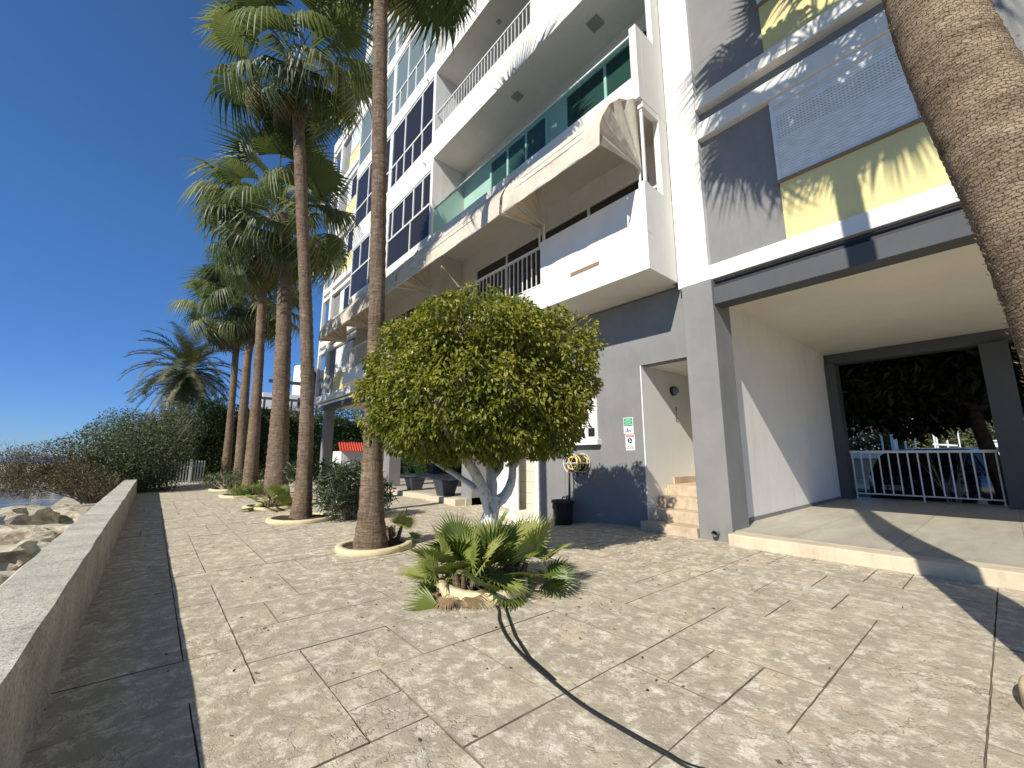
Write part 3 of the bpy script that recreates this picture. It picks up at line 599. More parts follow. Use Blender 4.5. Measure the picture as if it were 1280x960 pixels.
# porch railing
rl = MB(); x = 12.46; y0, y1 = .15, 2.36
for i, y in enumerate(np.linspace(y0, y1, 15)): rl.box(x-.011, x+.011, y-.012, y+.012, .14 if i in (0, 7, 14) else .27, 1.17)
rl.box(x-.03, x+.03, y0-.05, y1+.05, 1.17, 1.225); rl.box(x-.012, x+.012, y0, y1, .255, .28)
tag(rl.build('railing', M['rail'], loc=(12.46, 1.1, .14)), 'white metal railing across the back of the porch', 'railing')

# ================================================================ AWNINGS (hooded canopies over the first-floor balconies)
def awning(y0, y1, label, open_right=False):
    """folding hood: ribs turn about a pivot at the balcony rail (x 5.15, z 5.36)"""
    t = thing('awning', (5.1, (y0+y1)/2, 5.36), label, 'awning', 'cream fabric awnings over the first-floor balconies')
    piv = Vector((5.14, 0, 5.36))
    prof = [(4.66, 6.30), (4.40, 6.05), (4.20, 5.72), (4.14, 5.56), (4.12, 5.24)]   # front sheet from the slab edge down to the valance
    top = [(5.06, 6.50)]+prof
    m = MB(); N = 26; rr = random.Random(int(y0*10)); rows = []
    for j in range(N+1):
        f = j/N; y = y0+(y1-y0)*f; sag = math.sin(f*math.pi)
        row = []
        for i, (x, z) in enumerate(top):
            wob = rr.uniform(-.006, .006); w_ = .028*math.sin(f*math.pi)*(1 if 0 < i < 5 else .2)
            row.append((x+w_*.8+wob, y, z-w_*.6-(.012*math.sin(f*math.pi*6) if i == 5 else 0)+wob))
        rows.append(row)
    k = len(top); V_ = [p for r in rows for p in r]
    m.add(V_, [(j*k+i, (j+1)*k+i, (j+1)*k+i+1, j*k+i+1) for j in range(N) for i in range(k-1)], 0, True)
    m.build('canopy', M['canvas'], t)
    # fan-shaped cheeks
    for s, y in ((0, y0), (1, y1)):
        c = MB(); outer = []; n = 28
        for i in range(n+1):
            f = i/n*(k-1); a = int(min(f, k-2)); g = f-a
            x = top[a][0]*(1-g)+top[a+1][0]*g; z = top[a][1]*(1-g)+top[a+1][1]*g
            fold = math.sin(i/n*math.pi*9)*.05
            outer.append(Vector((x+.006, y+(-1 if s == 0 else 1)*.004+fold*(1 if s else -1), z)))
        rings_ = 7; V_ = []
        for q in range(rings_+1):
            u = q/rings_
            for i, p in enumerate(outer):
                pv = Vector((piv.x, y, piv.z)); pt = pv.lerp(p, u); pt.y = y+(p.y-y)*u; 
                V_.append(pt)
        c.add(V_, [(q*(n+1)+i, q*(n+1)+i+1, (q+1)*(n+1)+i+1, (q+1)*(n+1)+i) for q in range(rings_) for i in range(n)], 0, True)
        c.build('side_gusset', M['canvas'], t)
    rb = MB()
    for y in (y0+.03, y1-.03):
        for (x, z) in (top[1], top[2], top[3], top[4]): rb.tube([(piv.x, y, piv.z), (x+.03, y, z)], .009, 6)
    for (x, z) in (top[1], top[3], top[4], top[5]): rb.tube([(x+.014, y0+.01, z), (x+.014, y1-.01, z)], .008, 6)
    rb.tube([(5.13, y1-.03, 5.0), (5.13, y1-.03, 5.4)], .02, 8); rb.tube([(5.13, y0+.03, 5.0), (5.13, y0+.03, 5.4)], .02, 8)
    rb.build('frame', M['alu'], t); return t
awning(3.02, 5.12, 'cream hooded awning nearest the camera, its folded gusset facing the white pilaster')
awning(5.19, 9.28, 'long cream awning below the teal glass balcony, second from the camera')
awning(9.36, 13.35, 'cream awning partly hidden by the near palm trunk')
awning(13.42, 15.72, 'short cream awning at the far end of the row, left of the near palm trunk')

# ================================================================ FOLIAGE TOOLS
def unit(v): return v/np.maximum(1e-9, np.linalg.norm(v, axis=-1, keepdims=True))
def leaf_cloud(name, P, Nrm, L, Wd, mats, parent=None, loc=(0,0,0), droop=.5, jitter=.6, rnd=None, mi=None, fold=.25):
    n = len(P); rv = RNG.normal(size=(n, 3)); ax = unit(Nrm*(1-jitter)+rv*jitter+np.array([0, 0, -droop]))
    side = unit(np.cross(ax, RNG.normal(size=(n, 3)))); up = np.cross(side, ax)
    l = (L*RNG.uniform(.7, 1.25, n))[:, None]; w_ = (Wd*RNG.uniform(.75, 1.2, n))[:, None]
    a = P; b = P+ax*l*.45+side*w_*.5+up*w_*fold; c = P+ax*l; d = P+ax*l*.45-side*w_*.5+up*w_*fold
    V = np.stack([a, b, c, d], 1).reshape(-1, 3); i = np.arange(n)*4
    F = np.stack([np.stack([i, i+1, i+2], 1), np.stack([i, i+2, i+3], 1)], 1).reshape(-1, 3)
    r = rnd if rnd is not None else RNG.random(n); r = np.repeat(r, 2)
    return npmesh(name, V, F, mats, parent, loc, r, False, None if mi is None else np.repeat(mi, 2))
def lump_points(lumps, n, shell=.35):
    """points on a union of bumpy ellipsoids, near the surface, outward normals"""
    c = np.array([l[:3] for l in lumps], float); r = np.array([l[3:6] for l in lumps], float)
    wt = (r[:, 0]*r[:, 1]+r[:, 0]*r[:, 2]+r[:, 1]*r[:, 2]); k = RNG.choice(len(lumps), int(n*2.2), p=wt/wt.sum())
    u = unit(RNG.normal(size=(len(k), 3))); t = 1-np.abs(RNG.normal(size=len(k)))*shell*.5; t = np.clip(t, .1, 1)
    ph = np.sin(u[:, 0]*5+k)*np.cos(u[:, 1]*6+k*2)+np.sin(u[:, 2]*7+k*1.3+u[:, 0]*4); t = t*(1+.055*ph)
    P = c[k]+u*r[k]*t[:, None]
    inside = np.zeros(len(P), bool)
    for j in range(len(lumps)):
        q = np.linalg.norm((P-c[j])/r[j], axis=1); inside |= (q < .72-shell*.3) & (k != j)
    P = P[~inside][:n]; N_ = unit(u[~inside][:n]/r[k[~inside][:n]])
    return P, N_
# fan frond: returns V,F in local frame (x forward, z up), base at the petiole root
def frond(pl, L, seg=26, arc=115, droop=.5, stiff=.5, rnd=None, wmul=1.0, tipw=.0, fuse=.6):
    V = []; F = []
    # petiole, slightly arched
    pw = .012*L/.8
    for i in range(5):
        f = i/4; V += [(pl*f, -pw, -.10*pl*f*f), (pl*f, pw, -.10*pl*f*f)]
    for i in range(4): F.append((2*i, 2*i+1, 2*i+3, 2*i+2))
    hx, hz = pl, -.10*pl
    for s in range(seg):
        a = math.radians(-arc+2*arc*s/(seg-1)); da = math.radians(arc/(seg-1)); ln = L*(1-.22*(abs(a)/math.radians(arc))**2)*rnd.uniform(.9, 1.06)
        ca, sa = math.cos(a), math.sin(a); tw = rnd.uniform(-.05, .05); dr = droop*rnd.uniform(.6, 1.4)
        o = len(V); us = (0, .32, .6, .74, .88, 1.0) if droop > .3 else (0, .25, fuse, .75, 1.0)
        for i, u in enumerate(us):
            rr_ = ln*u; wid = math.tan(da)*rr_*1.06 if u <= fuse else math.tan(da)*ln*fuse*(1-((u-fuse)/(1-fuse))*(1-tipw))*.95
            wid = max(wid, .0008)*wmul
            z = hz+abs(a)*.0 + L*.20*abs(sa)*u*stiff - (dr*L*max(0, u-.5)**1.5*1.9)
            hor = rr_*(1-.35*dr*max(0, u-.5))
            aa = a+tw*max(0, u-.5)
            cx, cy = math.cos(aa)*hor, math.sin(aa)*hor
            fold = wid*.55
            V += [(hx+cx-math.sin(aa)*-wid, cy-math.cos(aa)*wid, z-fold*.5), (hx+cx, cy, z+fold*.5), (hx+cx+math.sin(aa)*-wid, cy+math.cos(aa)*wid, z-fold*.5)]
        for i in range(len(us)-1):
            b = o+3*i; F += [(b, b+3, b+4, b+1), (b+1, b+4, b+5, b+2)]
    return np.array(V), np.array(F)
def place_fronds(name, specs, mats, parent, seed, **kw):
    """specs: list of (origin, azimuth, elevation, roll, petiole, L, droop, matindex, arc)"""
    rnd = random.Random(seed); VV = []; FF = []; RR = []; MI = []; o = 0
    for (org, az, el, roll, pl, L, dr, mi, arc) in specs:
        V, F = frond(pl, L, rnd=rnd, droop=dr, arc=arc, **kw)
        Mx = (Matrix.Rotation(az, 3, 'Z') @ Matrix.Rotation(-el, 3, 'Y') @ Matrix.Rotation(roll, 3, 'X'))
        V = V @ np.array(Mx).T
        # gravity: tips sag in world space
        hd = np.linalg.norm(V[:, :2], axis=1); 
        V = V+np.array(org); VV.append(V); FF.append(F+o); o += len(V); RR.append(np.full(len(F), rnd.random())); MI.append(np.full(len(F), mi))
    return npmesh(name, np.concatenate(VV), np.concatenate(FF), mats, parent, rnd=np.concatenate(RR), mi=np.concatenate(MI))
def trunk(pts, radii, mat, parent, rings_per_m=14, n=20, seed=1, flare=True, ridge=.035):
    """densify a polyline with ring ridges"""
    rnd = random.Random(seed); P = [Vector(p) for p in pts]; out = []; rr = []
    for i in range(len(P)-1):
        L = (P[i+1]-P[i]).length; k = max(2, int(L*rings_per_m))
        p0 = P[max(i-1, 0)]; p1 = P[i]; p2 = P[i+1]; p3 = P[min(i+2, len(P)-1)]
        for j in range(k):
            f = j/k; q = .5*((2*p1)+(p2-p0)*f+(2*p0-5*p1+4*p2-p3)*f*f+(-p0+3*p1-3*p2+p3)*f**3)
            out.append(q); rr.append((radii[i]*(1-f)+radii[i+1]*f)*(1+(ridge if len(out) % 2 else -ridge)*rnd.uniform(.3, 1.3)))
    out.append(P[-1]); rr.append(radii[-1])
    m = MB(); m.tube(out, rr, n, jit=.012, rnd=rnd); return m.build('trunk', mat, parent)
def crown_specs(c, n, seed, pl=.85, L=.9, lo=-62, hi=82, dry=4, drp=1.0, spread=.12):
    r = random.Random(seed); S = []
    for i in range(n):
        f = (i+.5)/n; el = hi+(lo-hi)*f**.85; az = i*2.39996+r.uniform(-.2, .2)
        org = (c[0]+math.cos(az)*spread, c[1]+math.sin(az)*spread, c[2]+.25*(1-f)-.15*f)
        S.append((org, az, math.radians(el+r.uniform(-8, 8)), r.uniform(-.5, .5), pl*r.uniform(.85, 1.15)*(1 if el > -30 else .85), L*r.uniform(.85, 1.1), drp*r.uniform(.7, 1.3), 0, r.uniform(95, 125)))
    for i in range(dry):
        az = r.uniform(0, 6.28); S.append(((c[0], c[1], c[2]-.25), az, math.radians(r.uniform(-82, -68)), r.uniform(-.6, .6), pl*.7, L*.8, .4, 1, 80))
    return S
FAN = 'tall fan palms along the promenade'
def fan_palm(pts, radii, crown_c, label, seed, n=34, pl=.85, L=.9, mat='bark', ringside=None, dry=4, hi=82, lo=-62, skirt=0, **kw):
    t = thing('fan_palm', pts[0], label, 'palm tree', FAN)
    trunk(pts, radii, M[mat], t, seed=seed, **kw)
    place_fronds('crown', crown_specs(crown_c, n, seed, pl, L, dry=dry, hi=hi, lo=lo), [M['palm'], M['dry']], t, seed, seg=38)
    # boot stubs under the crown
    m = MB(); r = random.Random(seed+5); cc = Vector(crown_c)
    for i in range(26):
        a = r.uniform(0, 6.28); z = r.uniform(-.55, .1); rad = radii[-1]
        m.tube([cc+Vector((math.cos(a)*rad*.8, math.sin(a)*rad*.8, z-.1)), cc+Vector((math.cos(a)*(rad+.10), math.sin(a)*(rad+.10), z+.08))], [.03, .012], 5)
    m.build('leaf_stubs', M['bark'], t)
    return t
def pix(lst, Y): return [at(px, py, Y=Y) for px, py in lst]
# A: slim palm nearest on the left of the ficus
Pn = pix([(463, 687), (464, 640), (466, 560), (470, 430), (474, 220), (476, 0)], 5.02); Pn.append(Vector((Pn[-1].x-.05, 5.02, 9.6)))
fan_palm(Pn, [.215, .15, .115, .102, .098, .10, .11], (Pn[-1].x, 5.02, 9.8), 'tall slim fan palm before the facade, its crown cut off by the picture top', 1, n=42, pl=1.0, L=1.05)
Pn = pix([(376, 648), (380, 600), (384, 500), (383, 400), (379, 300), (374, 180), (371, 110)], 8.1); c = at(370, 78, Y=8.1)
fan_palm(Pn+[c], [.19, .135, .115, .11, .105, .105, .11, .12], c, 'tall fan palm with the highest full crown, slender trunk beside the oleander bush', 2, n=34, pl=.88, L=.85, dry=2)
Pn = pix([(346, 634), (346, 600), (351, 500), (355, 400), (356, 320)], 10.5); c = at(350, 268, Y=10.5)
fan_palm(Pn+[c], [.30, .24, .175, .16, .155, .16], c, 'thick-trunked fan palm with a dense shaggy crown below the highest one', 3, n=38, pl=1.0, L=.92, dry=7)
Pn = pix([(311, 620), (313, 597), (322, 478), (330, 331)], 14); c = at(330, 305, Y=14)
fan_palm(Pn+[c], [.26, .185, .13, .12, .12], c, 'fan palm with a leaning trunk directly left of the thick trunk', 4, n=28, pl=1.0, L=.85, dry=6)
Pn = pix([(295, 613), (299, 590), (309, 454), (317, 410)], 16.8); c = at(320, 372, Y=16.8)
fan_palm(Pn+[c], [.22, .165, .125, .12, .12], c, 'shorter fan palm, second from the left of the row, with hanging dry leaves', 5, n=36, pl=1.0, L=.95, dry=10)
Pn = pix([(279, 603), (284, 570), (290, 502), (295, 430)], 19.8); c = at(292, 388, Y=19.8)
fan_palm(Pn+[c], [.2, .155, .12, .115, .115], c, 'leftmost fan palm of the row, closest to the picket gate', 6, n=36, pl=1.05, L=1.0, dry=5)
# R: the big trunk leaning across the right edge
Pn = [(2.9, -.42, -.05), (2.9, -.33, .97), (2.9, -.245, 2.0), (2.9, -.05, 3.45), (2.88, -.01, 5.0), (2.85, .03, 6.8), (2.85, .1, 8.4)]
fan_palm(Pn, [.26, .21, .195, .170, .125, .12, .13], (2.85, .12, 8.6), 'leaning fan palm whose rough grey-brown trunk crosses the right edge of the picture', 7, n=30, pl=.95, L=1.0, mat='barkr', rings_per_m=50, ridge=.012, dry=3)
rt = bpy.data.objects['fan_palm.006'] if 'fan_palm.006' in bpy.data.objects else None
if rt:
    zz = RNG.uniform(.1, 7.5, 5200); aa = RNG.uniform(0, 2*np.pi, 5200); px_ = np.interp(zz, [p[2] for p in Pn], [p[0] for p in Pn]); py_ = np.interp(zz, [p[2] for p in Pn], [p[1] for p in Pn]); rad_ = np.interp(zz, [p[2] for p in Pn], [.26, .21, .195, .170, .125, .12, .13])
    Pf = np.stack([px_+np.cos(aa)*rad_*.99, py_+np.sin(aa)*rad_*.99, zz], 1); Nf = np.stack([np.cos(aa), np.sin(aa), np.zeros_like(aa)], 1)
    leaf_cloud('bark_fibres', Pf, Nf, .020, .004, M['dry'], rt, droop=-1.0, jitter=.35, fold=0)

# planter rings
def ringp(c, r, label, h=.065, wob=.04, arc=(0, 6.2832), soil=True, seed=0, th=.042):
    rnd = random.Random(seed); m = MB(); N = 56; full = arc[1]-arc[0] > 6.2; V_ = []; prof = [(-th, -.02), (-th, h-.012), (-th+.012, h), (th-.012, h), (th, h-.012), (th, -.02)]
    for i in range(N+1):
        a = arc[0]+(arc[1]-arc[0])*i/N; rr = r*(1+wob*math.sin(2*a+seed)+wob*.5*math.sin(3*a+1))
        for q, z in prof: V_.append((c[0]+math.cos(a)*(rr+q)+rnd.uniform(-.002, .002), c[1]+math.sin(a)*(rr+q), z+rnd.uniform(-.002, .002)))
    k = len(prof); m.add(V_, [(i*k+j, (i+1)*k+j, (i+1)*k+(j+1) % k, i*k+(j+1) % k) for i in range(N) for j in range(k)], 0, True)
    if not full: m.add(V_[:k], [tuple(range(k))]); m.add(V_[-k:], [tuple(range(k))[::-1]])
    root = thing('planting_ring', (c[0], c[1], 0), label, 'planter', 'low cream concrete rings round the palms')
    m.build('rim', M['ring'], root)
    s = MB(); n = 24; R_ = r*.97
    pts = [(c[0], c[1], .065)]+[(c[0]+math.cos(2*math.pi*i/n)*R_*.5, c[1]+math.sin(2*math.pi*i/n)*R_*.5, .055+rnd.uniform(-.012, .012)) for i in range(n)]+[(c[0]+math.cos(2*math.pi*i/n)*R_*.98, c[1]+math.sin(2*math.pi*i/n)*R_*.98, .03) for i in range(n)]
    s.add(pts, [(0, 1+i, 1+(i+1) % n) for i in range(n)]+[(1+i, 1+n+i, 1+n+(i+1) % n, 1+(i+1) % n) for i in range(n)], 0, True)
    s.build('soil', M['soil'], root); return root
ringp((2.17, 5.12), .40, 'cream concrete ring at the foot of the slim near palm', seed=1)
ringp((2.12, 8.15), .50, 'cream concrete ring at the foot of the palm by the oleander', seed=2)
ringp((2.15, 10.5), .55, 'broken pale ring at the foot of the thick palm trunk', seed=3)
ringp((2.1, 13.95), .6, 'cream ring at the foot of the leaning-trunk palm', seed=4)
ringp((2.1, 16.8), .6, 'farthest visible ring, beside the low grey-green shrub', seed=5)
ringp((2.22, 2.98), .36, 'cracked cream ring full of dwarf fan palms', h=.10, arc=(-3.6, 1.9), seed=6, wob=.06)
ringp((3.12, -.34), .42, 'cream ring cut off by the bottom right corner of the picture', seed=7, h=.09)

# ================================================================ FICUS
FB = Vector((2.98, 3.93, 0))
fic = thing('ficus_tree', FB, 'clipped round ficus tree with a whitewashed forked trunk in front of the grey wall', 'tree')
def P_(px, py, Y=3.93): return at(px, py, Y=Y)
m = MB(); TR = random.Random(5)
def limb(px, rad, n=12):
    pts = [Vector(p) for p in px]; out = []; rr = []
    for i in range(len(pts)-1):
        p0 = pts[max(i-1, 0)]; p1 = pts[i]; p2 = pts[i+1]; p3 = pts[min(i+2, len(pts)-1)]
        for j in range(6):
            f = j/6; out.append(.5*((2*p1)+(p2-p0)*f+(2*p0-5*p1+4*p2-p3)*f*f+(-p0+3*p1-3*p2+p3)*f**3)); rr.append((rad[i]*(1-f)+rad[i+1]*f)*TR.uniform(.94, 1.06))
    out.append(pts[-1]); rr.append(rad[-1]); m.tube(out, rr, n, jit=.03, rnd=TR)
limb([(2.97, 3.93, -.03), P_(610, 660), P_(614, 640, 3.93), P_(616, 622, 3.95)], [.115, .098, .09, .10])
limb([P_(613, 640, 3.93), P_(604, 612, 3.9), P_(594, 592, 3.85), P_(576, 566, 3.75), P_(560, 540, 3.6), P_(545, 500, 3.4)], [.075, .062, .055, .045, .035, .02])
limb([P_(614, 632), P_(615, 605, 3.98), P_(612, 585, 4.0), P_(600, 560, 4.05), P_(590, 520, 4.2)], [.07, .06, .045, .035, .02])
limb([P_(616, 632), P_(632, 618, 3.9), P_(640, 598, 3.85), P_(641, 570, 3.85), P_(645, 530, 3.9), P_(660, 470, 4.0)], [.075, .06, .05, .045, .035, .02])
limb([P_(606, 618, 3.95), P_(580, 600, 4.2), P_(556, 585, 4.4), P_(530, 570, 4.6)], [.045, .035, .03, .018])
limb([P_(614, 598, 3.98), P_(625, 585, 4.05), P_(628, 570, 4.1), P_(640, 520, 4.3)], [.045, .038, .035, .02])
limb([P_(641, 585, 3.87), P_(652, 572, 3.8), P_(675, 545, 3.6), P_(700, 500, 3.4)], [.035, .03, .025, .015])
m.build('trunk', M['wbark'], fic)
CL = [(2.82, 3.86, 2.02, 1.12, 1.12, .90), (2.25, 4.4, 2.0, .62, .62, .70), (3.45, 3.3, 2.12, .55, .58, .70), (2.7, 3.75, 2.42, .95, .95, .48), (3.3, 3.75, 2.0, .75, .7, .82), (2.35, 3.6, 1.7, .60, .60, .52), (2.75, 3.3, 1.75, .65, .55, .62), (2.1, 4.1, 1.62, .42, .42, .42), (3.2, 3.1, 1.7, .4, .42, .5), (2.25, 4.05, 1.45, .62, .62, .45), (3.35, 3.45, 1.5, .62, .55, .45), (2.75, 3.45, 1.4, .55, .42, .38)]
C_, CN = lump_points(CL, 680, .12); C_ = C_[C_[:, 2] > 1.0]; CN = CN[:len(C_)]
c0_ = np.array([2.85, 3.85, 1.95]); CN = unit((C_-c0_)/np.array([1.1, 1.1, .9]))
C_ = C_+CN*RNG.uniform(-.13, -.03, (len(C_), 1)); kk_ = 56; ci = np.repeat(np.arange(len(C_)), kk_)
u_ = unit(RNG.normal(size=(len(ci), 3))+CN[ci]*.55+np.array([0, 0, .25])); rad_ = RNG.uniform(.08, .155, len(C_))[ci]*(.55+.45*RNG.random(len(ci))**.5)
P1 = C_[ci]+u_*rad_[:, None]*np.array([1, 1, .8]); N1 = u_
hole = np.array([[3.0, 3.0, 2.35, .30, .3, .17], [2.35, 3.35, 2.52, .42, .35, .10], [2.75, 3.0, 1.72, .2, .25, .13], [2.15, 3.6, 1.45, .2, .3, .15]]); kp = np.ones(len(P1), bool)
for h_ in hole: kp &= ~((np.linalg.norm((P1-h_[:3])/h_[3:], axis=1) < 1) & (RNG.random(len(P1)) < .72))
P1 = P1[kp]; N1 = N1[kp]; ci1 = ci[kp]
P2, N2 = lump_points(CL, 30000, .45); k2 = (P2[:, 2] > .97+.05*np.sin(P2[:, 0]*9)); P2 = c0_+(P2[k2]-c0_)*.97; N2 = N2[k2]; kp = np.ones(len(P2), bool)
for h_ in hole: kp &= ~((np.linalg.norm((P2-h_[:3])/h_[3:], axis=1) < 1) & (RNG.random(len(P2)) < .8))
P2 = P2[kp]; N2 = N2[kp]
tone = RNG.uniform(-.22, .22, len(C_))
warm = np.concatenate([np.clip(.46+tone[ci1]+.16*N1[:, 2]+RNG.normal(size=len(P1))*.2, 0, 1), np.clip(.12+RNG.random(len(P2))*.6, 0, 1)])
leaf_cloud('crown', np.concatenate([P1, P2]), np.concatenate([N1, N2]), .060, .030, M['ficus'], fic, droop=.75, jitter=.45, rnd=warm, fold=.18)
# straggling shoots above the clipped outline
# inner twigs
m = MB(); TR = random.Random(9)
Pt, Nt = lump_points(CL[:6], 520, .9)
for p_, n_ in zip(Pt, Nt):
    if p_[2] < 1.1: continue
    p_ = Vector(p_)*1; n_ = Vector(n_); cc = Vector((2.9, 3.9, 1.7)); a = cc.lerp(p_, .55); mid = cc.lerp(p_, .8)+Vector((TR.uniform(-.08, .08), TR.uniform(-.08, .08), TR.uniform(-.08, .08)))
    m.tube([a, mid, p_+n_*TR.uniform(-.04, .05)], [.011, .006, .0025], 4, cap=False)
m.build('twigs', M['twig'], fic)

# ================================================================ DWARF FAN PALMS
def dwarf(loc, n, label, seed, pl=.30, L=.27, lo=-25, hi=78, dry=3, spread=.10, group='dwarf fan palms in the planting rings', extra=()):
    t = thing('dwarf_fan_palm', (loc[0], loc[1], 0.05), label, 'palm plant', group); r = random.Random(seed); S = []
    for i in range(n):
        f = (i+.5)/n; el = hi+(lo-hi)*f; az = i*2.4+r.uniform(-.3, .3)
        S.append(((loc[0]+math.cos(az)*spread*r.random(), loc[1]+math.sin(az)*spread*r.random(), .10), az, math.radians(el+r.uniform(-9, 9)), r.uniform(-.7, .7), pl*r.uniform(.7, 1.2), L*r.uniform(.8, 1.15), r.uniform(.05, .25), 0, r.uniform(95, 125)))
    for i in range(dry):
        az = r.uniform(2.4, 5.5); S.append(((loc[0], loc[1], .12), az, math.radians(r.uniform(-30, -5)), r.uniform(-.5, .5), pl*r.uniform(.8, 1.0), L*.75, .5, 1, 70))
    S += list(extra)
    place_fronds('leaves', S, [M['dwarf'], M['dry']], t, seed, seg=26, stiff=1.0, fuse=.55, wmul=1.12)
    m = MB()
    for i in range(10):
        a = r.uniform(0, 6.28); m.tube([(loc[0]+math.cos(a)*.05, loc[1]+math.sin(a)*.05, .03), (loc[0]+math.cos(a)*.1, loc[1]+math.sin(a)*.1, .2)], [.03, .015], 6)
    m.build('stem', M['bark'], t); return t
dwarf((2.22, 3.12), 22, 'dwarf fan palm clump in the middle of the cracked ring, before the ficus trunk', 21, pl=.28, L=.31, hi=70)
dwarf((2.0, 2.93), 14, 'dwarf fan palm at the left of the cracked ring with brown withered fans', 22, pl=.24, L=.25, dry=7)
dwarf((2.47, 2.86), 15, 'dwarf fan palm at the right of the cracked ring, its big fan touching the paving', 23, pl=.30, L=.29, dry=2)
dwarf((2.5, 5.3), 7, 'small grey-green fan palm beside the slim palm trunk', 24, pl=.18, L=.2, dry=0)
dwarf((1.95, 10.05), 11, 'young fan palm with yellowish leaves at the thick trunk', 25, pl=.26, L=.3, dry=2)

# ================================================================ SHRUBS, HEDGE, DATE PALM
def shrub(name, lumps, n, L, Wd, mat, label, cat, seed, loc, droop=.1, jit=.7, stems=30, shell=.7, group=None, sm='twig'):
    t = thing(name, loc, label, cat, group); P, N_ = lump_points(lumps, n, shell)
    P = P[P[:, 2] > (loc[2]-.1 if name != 'dry_bush' else .05+.25*np.sin(P[:, 0]*3))]; leaf_cloud('foliage', P, RNG.normal(size=P.shape)*.5+np.array([0, 0, .5]), L, Wd, M[mat], t, droop=droop, jitter=jit)
    m = MB(); r = random.Random(seed)
    for i in range(stems):
        l = r.choice(lumps); a = Vector((loc[0]+r.uniform(-.1, .1)*l[3]*3, loc[1]+r.uniform(-.1, .1)*l[3]*3, loc[2])); e = Vector((l[0]+r.uniform(-.8, .8)*l[3], l[1]+r.uniform(-.8, .8)*l[4], l[2]+r.uniform(-.5, .95)*l[5]))
        m.tube([a, a.lerp(e, .5)+Vector((r.uniform(-.1, .1), r.uniform(-.1, .1), .1)), e], [.02, .012, .004], 5, cap=False)
    m.build('stems', M[sm], t); return t
shrub('oleander_bush', [(2.72, 7.75, .55, .42, .42, .52), (2.45, 7.55, .5, .32, .32, .42), (3.0, 7.7, .5, .38, .38, .48), (2.85, 7.5, .7, .32, .3, .3), (2.5, 8.1, .75, .3, .3, .28), (2.0, 8.35, .8, .2, .2, .2), (3.3, 7.6, .4, .25, .25, .3)], 5200, .13, .022, 'ole', 'dark green oleander bush with narrow leaves between two palm trunks', 'bush', 1, (2.75, 7.7, 0), droop=-.1, jit=.75)
shrub('shrub', [(1.75, 17.2, .3, .5, .7, .3), (2.2, 16.2, .35, .5, .5, .35), (2.4, 15.6, .4, .4, .4, .4)], 2600, .1, .03, 'bush', 'low grey-green shrub at the foot of the far palms, near the gate', 'bush', 2, (2.0, 16.5, 0))
shrub('shrub', [(2.0, 13.5, .15, .4, .3, .16), (2.5, 13.6, .2, .3, .3, .2)], 1300, .12, .02, 'dwarf', 'short yellow-green tufts around the leaning palm trunk', 'bush', 3, (2.1, 13.6, 0), droop=-.6)
shrub('coastal_bush', [(-.1, 18.6, 1.3, 1.3, 1.3, 1.35), (-1.3, 17.6, .95, 1.1, 1.1, 1.05), (.55, 20.5, 1.9, 1.0, 1.0, 1.35), (-.7, 19.5, 1.7, 1.2, 1.2, 1.1), (-.5, 17.3, .7, .8, .8, .8), (.1, 17.9, .35, .7, .6, .7)], 34000, .085, .035, 'bush', 'big grey-green coastal bush covering the end of the sea wall', 'bush', 4, (-.6, 18.6, -.3), stems=120, shell=.9)
shrub('dry_bush', [(-2.15, 16.9, .72, .95, .9, .85), (-1.5, 16.2, .5, .6, .6, .5), (-2.7, 17.2, .65, .6, .6, .7), (-.95, 15.9, .3, .45, .45, .4)], 15000, .06, .02, 'brushdry', 'brownish half-bare bush on the seaward side of the green one', 'bush', 5, (-1.1, 17.0, -.2), stems=110, shell=1.0, sm='twig')
m = MB(); r = random.Random(8); t = thing('bare_shrub', (-2.9, 18.4, -.3), 'leafless twiggy shrub against the sky at the left picture edge', 'bush')
for i in range(34):
    a = Vector((-2.9+r.uniform(-.1, .1), 18.4+r.uniform(-.2, .2), .2)); e = a+Vector((r.uniform(-.75, .35), r.uniform(-.4, .4), r.uniform(.5, 1.5))); md = a.lerp(e, .5)+Vector((r.uniform(-.12, .12), 0, r.uniform(-.1, .1)))
    m.tube([a, md, e], [.012, .007, .003], 4, cap=False)
    for q in range(3): m.tube([md.lerp(e, q*.3), md.lerp(e, q*.3)+Vector((r.uniform(-.2, .2), r.uniform(-.1, .1), r.uniform(.05, .3)))], [.005, .002], 3, cap=False)
m.build('branches', M['twig'], t)
